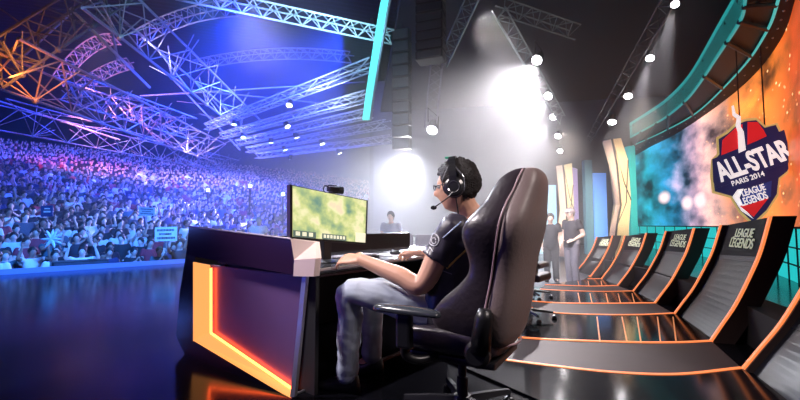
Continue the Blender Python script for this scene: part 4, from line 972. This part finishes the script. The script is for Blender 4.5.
# headset
hsb = thing('headset', 'black gaming headset with microphone worn by the seated player', 'headset', tuple(hl(0, 0, .1)))
bp_ = [hl(-.005, .105*math.cos(a), .020+.135*math.sin(a)) for a in [math.pi*k/16 for k in range(17)]]
obj('headband', loft(B(), [[p+(HM.to_3x3() @ Vector((.018, 0, 0))), p-(HM.to_3x3() @ Vector((.018, 0, 0))), p-(HM.to_3x3() @ Vector((.018, 0, 0)))*1+(p-hl(0, 0, 0)).normalized()*.010, p+(HM.to_3x3() @ Vector((.018, 0, 0)))+(p-hl(0, 0, 0)).normalized()*.010] for p in bp_]), BLK, hsb)
for sd in (1, -1):
    ez = (HM.to_3x3() @ Vector((0, sd, 0))).normalized(); em = frame(hl(-.004, sd*.082, -.004), HM.to_3x3() @ Vector((1, 0, 0)), ez)
    s_ = 1.18
    ec = obj('ear_cup', lathe(B(), [(.044*s_, -.006), (.050*s_, .006), (.048*s_, .026), (.036*s_, .036), (.034*s_, .033), (.012*s_, .036)], em, 28), mat('headset_black', (.03, .03, .035), .3, coat=.3), hsb, smooth=False)
    obj('ear_cushion', lathe(B(), [(.030*s_, -.016), (.050*s_, -.014), (.053*s_, .0), (.046*s_, .008)], em, 28), BLKM, ec, smooth=True)
    bm = B()
    for k in (-1, 1):
        tube(bm, crom([em @ Vector((k*.060, -.01, .020)), em @ Vector((k*.062, .045, .024)), em @ Vector((k*.040, .085, .020)), em @ Vector((k*.014, .13, .006))], 5), .0042, 6)
        tube(bm, [em @ Vector((k*.060, -.010, .020)), em @ Vector((k*.052, -.03, .018))], .0045, 6)
    # orient yoke upwards: em's y axis may point down, so mirror if needed
    w_ = obj('wire_yoke', bm, mat('yoke_silver', (.75, .75, .8), .2, .9), hsb)
    if (em.to_3x3() @ Vector((0, 1, 0))).z < 0:
        R_ = em @ Matrix.Diagonal((1, -1, 1, 1)) @ em.inverted(); w_.data.transform(R_); w_.data.flip_normals()
    bm = B(); tube(bm, [em @ Vector((.028*s_*math.cos(a), .028*s_*math.sin(a), .036)) for a in [k*math.pi/12 for k in range(25)]], .0025, 6, False); obj('cup_ring', bm, mat('yoke_silver', (.7, .7, .75)), ec)
mpnt = [hl(.0, .125, -.03), hl(.03, .125, -.055), hl(.075, .10, -.075), hl(.115, .06, -.088)]
obj('microphone_arm', tube(B(), crom(mpnt, 6), .0038, 8), BLK, hsb); bm = B(); ball(bm, mpnt[-1], .013, 12, (1.5, 1, 1)); obj('microphone', bm, BLKM, hsb, smooth=True)
obj('headset_cable', tube(B(), crom([hl(-.01, .115, -.06), hl(-.01, .11, -.13), hl(-.0, .10, -.19)], 5), .004, 6), BLK, hsb)
obj('green_mark', mesh_of(box(B(), hl(.012, .012, .157), (.05, .03, .012), bev=.003)), mat('green_plastic', (.05, .45, .25), .4), hsb)

# ---- standing people behind the consoles
def standing(cx_, cy_, Z, H_, fdir, lab, shirtm, trm, arms, name='person', skinm=SKINP, hair=None, hs=1.0, z0=None, voxel=.012):
    foot = P(cx_, cy_, Z); fl = z0 if z0 is not None else foot.z; f = dirv(*fdir); l = Vector((-f.y, f.x, 0)); k = H_/1.75
    c = Vector((foot.x, foot.y, fl)); J = dict(floor=fl)
    a = lambda fx, ly, z: c+f*fx*k+l*ly*k+Zv*z*k
    J.update(hipL=a(0, .09, .93), hipR=a(0, -.09, .93), knL=a(.04, .10, .50), knR=a(.0, -.10, .50), anL=a(.0, .11, .09), anR=a(-.04, -.11, .09), toeL=a(.17, .13, .02), toeR=a(.13, -.13, .02),
             shL=a(-.01, .185, 1.43), shR=a(-.01, -.185, 1.43), neck=a(.0, 0, 1.49), head=a(.04, 0, 1.625), headf=(f+Zv*-.1).normalized(), headu=Zv, chestf=f)
    if arms == 'down': J.update(elL=a(-.03, .24, 1.15), elR=a(-.03, -.24, 1.15), wrL=a(.08, .22, .92), wrR=a(.08, -.22, .92)); hf = (f*.3-Zv).normalized(); J.update(hfL=hf, hfR=hf, hnL=l, hnR=-l, htL=f, htR=f)
    if arms == 'belt': J.update(elL=a(-.08, .25, 1.16), elR=a(-.05, -.25, 1.15), wrL=a(.13, .17, 1.04), wrR=a(.12, -.16, 1.0)); J.update(hfL=(f-l*.6-Zv*.3), hfR=(f+l*.6-Zv*.3), hnL=l+Zv, hnR=-l+Zv, htL=Zv, htR=Zv)
    if arms == 'up': J.update(elL=a(.1, .34, 1.52), elR=a(.1, -.34, 1.50), wrL=a(.12, .28, 1.78), wrR=a(.12, -.28, 1.76)); J.update(hfL=Zv, hfR=Zv, hnL=-f, hnR=-f, htL=-l, htR=l)
    if arms == 'hold': J.update(elL=a(.10, .25, 1.2), elR=a(.10, -.25, 1.2), wrL=a(.30, .12, 1.32), wrR=a(.30, -.12, 1.32)); J.update(hfL=(f-l*.4), hfR=(f+l*.4), hnL=Zv, hnR=Zv, htL=-l, htR=l)
    J['curl'] = .6
    root = thing(name, lab, 'person', tuple(c))
    b_, s_, hm = person(root, J, voxel, skinm, shirtm, trm, hair or HAIR, hs=k*hs, hand_s=k, fold=.008*k)
    return root, hm, a
tee = mat('black_tee', (.045, .04, .05), .7); gj = mat('grey_trousers', (.20, .19, .24), .8, noise_amt=.3)
rt, hm, a_ = standing(573, 287, 8.9, 1.72, (-.75, -.35), 'person standing behind the row of consoles in black tee, grey trousers and cap', tee, gj, 'belt', z0=-.30, hair=mat('grey_hair', (.35, .30, .30), .7))
bm = B(); ball(bm, hm @ Vector((-.005, 0, .05)), .107, 20, (1, .86, .80)); box(bm, hm @ Vector((.115, 0, .055)), (.09, .12, .012), tuple((hm.to_3x3() @ Vector(v)).normalized() for v in ((1, 0, 0), (0, 1, 0), (0, 0, 1)))); obj('cap', bm, mat('cap_pale', (.55, .46, .46), .7), rt, smooth=False)
bm = B(); box(bm, a_(.04, .20, 1.0), (.06, .05, .09), bev=.01); bx_ = obj('belt_pouch', bm, mat('pouch_grey', (.30, .28, .30), .6), rt)
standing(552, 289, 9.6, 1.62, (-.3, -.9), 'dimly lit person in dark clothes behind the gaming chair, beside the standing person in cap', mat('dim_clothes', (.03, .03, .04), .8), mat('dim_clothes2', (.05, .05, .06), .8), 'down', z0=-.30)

# ================================================================ AUDIENCE
tier_z = lambda s: -1.2 + max(0, s-1.6)*.235
rnd = random.Random(11)
def projected(p):
    d = p-CAM; z = d.dot(FW)
    if z < .5: return None
    return 400+d.dot(RT)/z*400, 200-d.dot(UP)/z*400, z
def spectator_proto(pose, seat, nm):
    """one figure facing +x at the origin: returns child-ready meshes (skin, shirt, trousers, hair)"""
    J = dict(floor=0); v = lambda x, y, z: Vector((x, y, z)); kz = 0
    J.update(hipL=v(0, .09, .93), hipR=v(0, -.09, .93), knL=v(.04, .10, .5), knR=v(.04, -.10, .5), anL=v(0, .1, .09), anR=v(0, -.1, .09), toeL=v(.15, .11, .02), toeR=v(.15, -.11, .02),
             shL=v(0, .18, 1.42), shR=v(0, -.18, 1.42), neck=v(0, 0, 1.48), head=v(.03, 0, 1.62), headf=v(1, seat*.3, -.05).normalized(), headu=Zv, chestf=v(1, 0, 0))
    if pose == 0: J.update(elL=v(.02, .25, 1.14), elR=v(.02, -.25, 1.14), wrL=v(.2, .12, 1.02), wrR=v(.2, -.12, 1.02), hfL=v(1, -.5, 0), hfR=v(1, .5, 0), hnL=Zv, hnR=Zv, htL=v(0, -1, 0), htR=v(0, 1, 0))
    if pose == 1: J.update(elL=v(.15, .33, 1.45), elR=v(.15, -.33, 1.48), wrL=v(.2, .25, 1.72), wrR=v(.2, -.28, 1.75), hfL=Zv, hfR=Zv, hnL=v(-1, 0, 0), hnR=v(-1, 0, 0), htL=v(0, -1, 0), htR=v(0, 1, 0))
    if pose == 2: J.update(elL=v(.18, .25, 1.22), elR=v(.18, -.25, 1.22), wrL=v(.30, .05, 1.38), wrR=v(.30, -.05, 1.38), hfL=v(.5, -.3, 1), hfR=v(.5, .3, 1), hnL=v(0, 1, 0), hnR=v(0, -1, 0), htL=v(-1, 0, 0), htR=v(-1, 0, 0))
    if pose == 3: J.update(elL=v(.02, .25, 1.14), elR=v(.2, -.25, 1.35), wrL=v(.2, .12, 1.02), wrR=v(.3, -.12, 1.52), hfL=v(1, -.5, 0), hfR=v(.2, .3, 1), hnL=Zv, hnR=v(0, -1, 0), htL=v(0, -1, 0), htR=v(-1, 0, 0))
    J['curl'] = .6
    root = thing(nm, 'x', 'person', (0, 0, 0)); person(root, J, .022, None, None, None, None, fold=0); return root
skv = vcol('spectator_skin', [(.72, .50, .40), (.62, .42, .32), (.80, .60, .50), (.35, .20, .14)], .6)
dnv = vcol('spectator_trousers', [(.05, .07, .14), (.03, .03, .04), (.15, .18, .25)], .8)
protos = []
for k, (po, se) in enumerate(((0, .5), (1, -.4), (2, .2), (3, -.8), (0, -1.0))):
    r_ = spectator_proto(po, se, 'person')
    for ch in r_.children:
        base = ch.name.split('.')[0]; mm = {'body': skv, 'shirt': SHV, 'trousers': dnv, 'hair': HRV}.get(base)
        if mm: ch.data.materials.clear(); ch.data.materials.append(mm)
    # a lighter single mesh version for the rows further back
    bm = B(); mats = [skv, SHV, dnv, HRV]
    for ch in r_.children:
        base = ch.name.split('.')[0]
        if base in ('eyes', 'irises', 'shoe'): continue
        n0 = len(bm.faces); bm.from_mesh(ch.data); bm.faces.ensure_lookup_table(); mi = ['body', 'shirt', 'trousers', 'hair'].index(base)
        for f in bm.faces[n0:]: f.material_index = mi
    me = bpy.data.meshes.new('spectator'); bm.to_mesh(me); bm.free(); [me.materials.append(q) for q in mats]
    for p in me.polygons: p.use_smooth = True
    o = bpy.data.objects.new('tmpdec', me); C.objects.link(o); d = o.modifiers.new('d', 'DECIMATE'); d.ratio = .22; me2 = evaluated(o)
    protos.append((r_, me2))
spots_ = []
rows = [(.75+.85*i) for i in range(41)]
for i, s in enumerate(rows):
    t = -6+rnd.uniform(0, .5)
    while t < 46:
        t += .50+rnd.uniform(-.06, .10)
        p = e0+ed*t-en*(s+rnd.uniform(-.18, .18)); p.z = tier_z(s)
        q = projected(p+Zv*1.6)
        if (p-CAM).dot(RT) > -3.4 or (Vector((p.x, p.y, 0))).length > 60: continue
        if q is None or q[0] < -14 or q[0] > 396 or q[1] > 275: continue
        if q[0] > 192 and q[1] > 236: continue
        if rnd.random() < .05: continue
        spots_.append((q[2], i, q, p))
spots_.sort(key=lambda v: v[0])
near = spots_[:292]; far = spots_[292:]
import sys
print('AUDIENCE', len(spots_), 'far depth from', far[0][0] if far else None)
face = math.atan2(en.y, en.x)
GF = 'front spectators along the stage edge'
def copy_person(root, loc, rot, sc):
    c = root.copy(); C.objects.link(c); c.location = loc; c.rotation_euler = (0, 0, rot); c.scale = (sc, sc, sc)
    for ch in root.children:
        d = ch.copy(); C.objects.link(d); d.parent = c
    return c
used = set(); nfront = 0
front = sorted([v for v in near if v[1] == 0 and 2 < v[2][0] < 188], key=lambda v: v[2][0])
ids = {id(v) for v in front}
fl_txt = ['at the left border of the picture', 'second from the left border', 'third from the left border', 'fourth from the left border', 'fifth from the left border', 'sixth from the left border', 'seventh from the left border', 'eighth from the left border', 'ninth from the left border', 'tenth from the left border',
          'eleventh from the left border', 'twelfth from the left border', 'thirteenth from the left border', 'fourteenth from the left border', 'fifteenth from the left border', 'sixteenth from the left border', 'seventeenth from the left border', 'eighteenth from the left border', 'nineteenth from the left border', 'twentieth from the left border']
poses = ['with hands together', 'raising both arms', 'clapping', 'one hand raised to the face', 'looking aside']
for n_, v in enumerate(front):
    k = rnd.choice([0, 0, 2, 3, 4, 4, 1]); r_ = protos[k][0]; c = copy_person(r_, v[3], face+rnd.uniform(-.5, .3), rnd.uniform(.93, 1.06))
    w_ = fl_txt[n_] if n_ < len(fl_txt) else f'close to the desk, number {n_+1} along the row'
    tag(c, f'front row spectator {poses[k]}, {w_}' if n_ < len(fl_txt) else f'front row spectator {poses[k]} close to the desk, {n_+1}th from the left', 'person', GF)
GM = 'spectators in the rows behind the front row'
for v in near:
    if id(v) in ids: continue
    k = rnd.choice([0, 0, 2, 3, 4, 1, 4]); o = bpy.data.objects.new('person', protos[k][1]); C.objects.link(o); o.location = v[3]; o.rotation_euler = (0, 0, face+rnd.uniform(-.5, .4)); s_ = rnd.uniform(.92, 1.06); o.scale = (s_,)*3
    tag(o, 'small spectator in the blue lit rows behind the front row of the crowd', 'person', GM)
for r_, me2 in protos:
    for ch in list(r_.children): bpy.data.objects.remove(ch)
    bpy.data.objects.remove(r_)
# everyone further back: one mesh
SH_M = [mat(f'far_shirt_{"abcdefgh"[i]}', c, .7) for i, c in enumerate(SHIRTS[:8])]
fs = mat('far_skin', (.72, .50, .40), .6); fh = mat('far_hair', (.03, .02, .015), .6)
bm = B()
for v in far:
    p = v[3]; r = Matrix.Rotation(face+rnd.uniform(-.5, .4), 3, 'Z'); s = rnd.uniform(.92, 1.08); mi = rnd.randrange(8)+2; up_ = rnd.random()
    def L(x, y, z): return p+r @ Vector((x*s, y*s, z*s))
    def ring(z, a, b): return [bm.verts.new(L(b*math.cos(q), a*math.sin(q), z)) for q in [k*math.pi/3 for k in range(6)]]
    R_ = [ring(.75, .17, .12), ring(1.1, .19, .13), ring(1.38, .20, .11), ring(1.48, .07, .06)]
    for a, b in zip(R_, R_[1:]):
        for k in range(6): f = bm.faces.new((a[k], a[(k+1) % 6], b[(k+1) % 6], b[k])); f.material_index = mi
    hz = 1.62; H_ = [ring(1.46, .05, .05), ring(1.54, .075, .085), ring(1.64, .08, .095), ring(1.72, .06, .07)]
    for j_, (a, b) in enumerate(zip(H_, H_[1:])):
        for k in range(6): f = bm.faces.new((a[k], a[(k+1) % 6], b[(k+1) % 6], b[k])); f.material_index = 0 if (k in (0, 5) and j_ < 2 or j_ == 0) else 1
    f = bm.faces.new(H_[-1]); f.material_index = 1
    for sd in (1, -1):
        if up_ < .22: pts = [L(0, sd*.2, 1.36), L(.12, sd*.30, 1.5), L(.15, sd*.22, 1.80)]
        else: pts = [L(0, sd*.2, 1.36), L(.05, sd*.26, 1.1), L(.25, sd*.10, 1.18)]
        n0 = len(bm.faces); tube(bm, pts, [.05, .045, .035], 4); bm.faces.ensure_lookup_table()
        for q_, f in enumerate(bm.faces[n0:]): f.material_index = mi if q_ < 4 else 0
o = obj('crowd', bm, [fs, fh]+SH_M); tag(o, 'dense crowd filling the rising seats at the back of the hall', 'crowd', None, 'stuff')
bm = B()
for i, s in enumerate(rows):
    z = tier_z(s); a = e0-ed*12-en*(s-.42); b_ = e0+ed*48-en*(s-.42); a2 = a-en*.85; b2 = b_-en*.85
    prism(bm, [Vector((q.x, q.y, z-.01)) for q in (a, b_, b2, a2)], (0, 0, -.3-.01*i))
o = obj('floor_seating_tiers', bm, mat('tier_dark', (.012, .014, .03), .8)); o['kind'] = 'structure'
# boards held up in the crowd
def board(x, y, w, h, Z, lab, m, tilt=0, marks=0):
    c = P(x, y, Z); r_ = RT*math.cos(tilt)+Zv*math.sin(tilt); u = Zv*math.cos(tilt)-RT*math.sin(tilt); n = FW*-1; ww, hh = w/400*Z, h/400*Z
    root = thing('placard', lab, 'placard', tuple(c)); bm = B(); box(bm, c, (ww, .015, hh), (r_, FW, u)); obj('board', bm, m, root)
    if marks:
        rr = random.Random(5)
        for row in range(3):
            bm = B()
            xx = -.40+.1*(row == 1)
            while xx < .38-(.12*(row == 1)):
                w_ = rr.uniform(.02, .05); box(bm, c+r_*ww*(xx+w_/2)+u*hh*(.28-.28*row)-FW*.010, (ww*w_, .004, hh*.15), (r_, FW, u)); xx += w_+.018
            obj('lettering', bm, BLK, root)
    bm = B(); tube(bm, [c-u*hh*.4+FW*.02, c-u*(hh*.5+.35)+FW*.02], .015, 6); obj('stick', bm, mat('stick', (.3, .25, .2), .6), root)
board(166, 234, 22, 14, 10.6, 'white placard with dark writing held over the front rows', mat('placard_white', (.85, .85, .8), .5), .03, 1)
board(147, 211.5, 16, 8, 14, 'smaller pale placard in the middle of the crowd', mat('placard_pale', (.6, .65, .75), .5), -.06, 1)
board(47, 211, 12, 11, 12, 'dark blue placard with pale lettering raised in the left of the crowd', mat('placard_blue', (.02, .05, .16), .5), .05, 0)
bm = B(); c = P(47, 211, 11.97); box(bm, c+Zv*.07, (.16, .01, .035), (RT, FW, Zv)); box(bm, c-Zv*.02, (.20, .01, .05), (RT, FW, Zv)); o = obj('placard_lettering', bm, mat('placard_white', (.8, .8, .8))); 
pb = [q for q in bpy.data.objects if q.name.startswith('placard') and q.get('label', '').startswith('dark blue')][0]; o.parent = pb; o.matrix_parent_inverse = BASES[pb.name].inverted(); o.name = 'lettering'
# pale inflatable star raised by a spectator
c = P(52, 239, 9.6); bm = B()
for k in range(12):
    a = k*math.pi/6; d = RT*math.cos(a)+Zv*math.sin(a)+FW*.2*math.sin(k*3); tube(bm, [c, c+d*.17, c+d*.24], [.04, .025, .004], 6)
o = obj('spiked_ball', bm, mat('pale_star', (.75, .85, .85), .5), smooth=False); tag(o, 'pale spiked ball raised in the front rows of the crowd', 'ball')
# stage monitors at the lip
def wedge(px, w, lab):
    y = 275-12*px/185; c = G(px, y)-en*.28; root = thing('stage_monitor', lab, 'monitor speaker', (c.x, c.y, -.30), 0, 'black boxes at the stage lip')
    bm = B(); box(bm, Vector((c.x, c.y, -.02)), (w, .35, .46), (ed, en, Zv), .02); obj('cabinet', bm, BLK, root); bm = B(); box(bm, Vector((c.x, c.y, .0))+en*.18, (w*.9, .02, .34), (ed, en, Zv)); obj('grille', bm, mat('grille_grey', (.05, .06, .07)), root)
    bm = B(); box(bm, Vector((c.x, c.y, -.75)), (w*.8, .3, 1.0), (ed, en, Zv)); obj('stand', bm, BLKM, root)
wedge(76, .85, 'long low black box standing just beyond the stage lip'); wedge(99, .42, 'short black box beyond the stage lip, right of the long one')

# commentators' white desk and people beyond the game desk
wd = thing('white_desk', 'white desk with chairs glimpsed between the monitor and the player', 'desk', tuple(W(.0, 8.3, 0)))
wm2 = mat('white_lacquer', (.8, .8, .86), .3); bm = B(); box(bm, W(.0, 8.3, .60), (1.5, .5, .06), (RT, Vector((FW.x, FW.y, 0)).normalized(), Zv), .01); obj('top', bm, wm2, wd)
bm = B(); box(bm, W(.0, 8.2, .29), (1.4, .06, .58), (RT, Vector((FW.x, FW.y, 0)).normalized(), Zv)); obj('front_panel', bm, wm2, wd)
for i, (lx, l_) in enumerate(((-.35, 'left open white laptop on the white desk'), (.10, 'middle open white laptop on the white desk'), (.48, 'right open white laptop on the white desk'))):
    lt = thing('laptop', l_, 'laptop', tuple(W(lx, 8.3, .63)), 0, 'laptops on the white desk'); fx = Vector((FW.x, FW.y, 0)).normalized()
    bm = B(); box(bm, W(lx, 8.36, .64), (.33, .22, .016), (RT, fx, Zv)); obj('base', bm, wm2, lt); bm = B(); box(bm, W(lx, 8.22, .75), (.33, .012, .21), (RT, fx, (Zv-fx*.15).normalized())); obj('lid', bm, wm2, lt)
standing(391, 262, 9.2, 1.65, (-.2, -.9), 'person in pale shirt beyond the game desk, between the monitor and the player', mat('pale_shirt', (.55, .6, .75), .7), gj, 'down', z0=0 if False else -.30, voxel=.016)
standing(258, 262, 11.5, 1.62, (.3, -.9), 'person in white top beyond the desk fascia, left of the monitor', mat('white_top', (.85, .85, .9), .6), gj, 'down', z0=-.35, voxel=.016, hair=mat('fair_hair', (.45, .40, .38), .6))
ngon_slab('floor_press_pit', [W(-5.5, 10, 0), W(.8, 8.3, 0), W(.8, 13, 0), W(-5, 15, 0)], -.6, -.36, BLKM)

# ================================================================ LIGHTS
tgt = P(440, 250, 2.4)
spot('key_stage_left', W(-3.2, 2.2, 4.2), P(410, 270, 2.4), 1100, (1, .90, .92), 34, .6, .35)
spot('key_front', W(-2.5, 6.5, 4.4), P(420, 250, 2.5), 1400, (.86, .88, 1), 36, .6, .4)
spot('chair_top', W(2.6, .2, 3.8), P(520, 250, 2.4), 420, (1, .86, .82), 40, .6, .5)
spot('console_light', W(-1.0, 5.5, 5.5), P(640, 270, 6), 60, (1, .92, .92), 60, .8, .4)
spot('pillar_light', W(4.6, 7.2, 3.2), P(615, 190, 13), 5000, (1, .85, .62), 30, .7, .3)
spot('pillar_light', W(3.8, 9.0, 3.4), P(565, 200, 15), 5000, (1, .85, .72), 30, .7, .3)
spot('staff_light', W(1.2, 5.6, 4.2), P(573, 245, 9), 3200, (1, .93, .95), 40, .7, .3)
spot('purple_wash', W(-2.6, -1.2, 3.2), P(245, 300, 2.7), 42, (.45, .25, 1), 50, .8, .5)  # unseen lamp added to tint the desk end purple
spot('haze_white', P(412, 158, 15), W(-1.2, 8, -.5), 8000, (.86, .88, 1), 60, .9, .3)
area('added_reflection_blue', W(-9, 1.8, 1.2), W(-1, 2.9, 1.0), 55, (.08, .14, 1), .9, .3)  # unseen area lamps added so the desk fascia shows blue and pink reflections
area('added_reflection_blue', W(-8.5, 5.2, 1.2), W(-1, 2.9, 1.0), 30, (.10, .2, 1), .5, .3)
area('added_reflection_pink', W(-9, 3.6, 1.5), W(-1, 2.9, 1.0), 14, (1, .2, .5), .4, .25)
spot('lavender_side', W(-16, 20, 12), P(140, 205, 26), 7000, (.55, .6, 1), 60, .8, .5)
# hall washes
spot('blue_wash', W(-2, 24, 13), W(-18, 28, 1), 80000, (.015, .06, 1), 100, .8, 1.0)
spot('blue_wash', W(-20, 12, 12), W(-20, 32, 3), 9000, (.04, .08, 1), 110, .8, 1.0)
spot('cyan_front_wash', W(-3, 5.5, 6.0), W(-8.5, 11.5, 0), 12000, (.04, .22, 1), 60, .8, .5)
spot('pink_wash', W(-14, 18, 11), P(85, 195, 28), 7000, (1, .10, .35), 34, .9, .6)
spot('white_wash', W(-6, 16, 11), P(215, 205, 34), 14000, (.6, .6, 1), 34, .9, .6)
spot('white_wash', W(-9, 10, 9), P(140, 215, 20), 1200, (.25, .45, 1), 50, .9, .6)
def pt(name, pos, e, col, r=.3):
    return spot(name, pos, Vector(pos)+FW*1.2+Zv, e*1.0, col, 165, .3, r)
pt('roof_orange', P(12, 75, 12.5), 260, (1, .32, .06)); pt('roof_orange', P(80, 60, 20), 900, (1, .35, .20))
pt('roof_pink', P(95, 118, 20), 1000, (1, .35, .50)); pt('roof_white', P(150, 60, 18), 260, (.75, .7, 1)); pt('roof_cyan', P(150, 2, 13), 130, (.3, .7, 1))
pt('roof_blue', P(225, 110, 24), 1100, (.15, .25, 1), .6); pt('roof_blue', P(190, 150, 26), 900, (.3, .35, 1), .5)
pt('roof_white', P(310, 105, 15), 350, (.6, .75, 1), .4); pt('roof_cyan', P(330, 20, 11), 260, (.35, .85, 1), .3)
spot('blue_wash', W(-3.8, 9, 6), P(250, 165, 24), 42000, (.01, .045, 1), 70, .8, .4)
spot('truss_front', W(-1.5, 3, 7.0), P(300, 112, 18), 8000, (.35, .52, 1), 40, .8, .4)

w = bpy.data.worlds.new('World'); bpy.context.scene.world = w; w.use_nodes = True
w.node_tree.nodes['Background'].inputs[0].default_value = (.01, .015, .05, 1); w.node_tree.nodes['Background'].inputs[1].default_value = .25

cd = bpy.data.cameras.new('camera'); co = bpy.data.objects.new('camera', cd); C.objects.link(co); cd.sensor_width = 36; cd.lens = 18; cd.clip_start = .05; cd.clip_end = 300
mm = Matrix((RT, UP, -FW)).transposed().to_4x4(); mm.translation = CAM; co.matrix_world = mm
sc = bpy.context.scene; sc.camera = co
sc.view_settings.view_transform = 'Standard'; sc.view_settings.look = 'None'; sc.view_settings.exposure = 0.12; sc.view_settings.gamma = 1
try: sc.view_settings.use_curve_mapping = False
except Exception: pass
sc.cycles.volume_bounces = 0; sc.cycles.max_bounces = 6; sc.cycles.diffuse_bounces = 2; sc.cycles.glossy_bounces = 3; sc.cycles.sample_clamp_indirect = 4
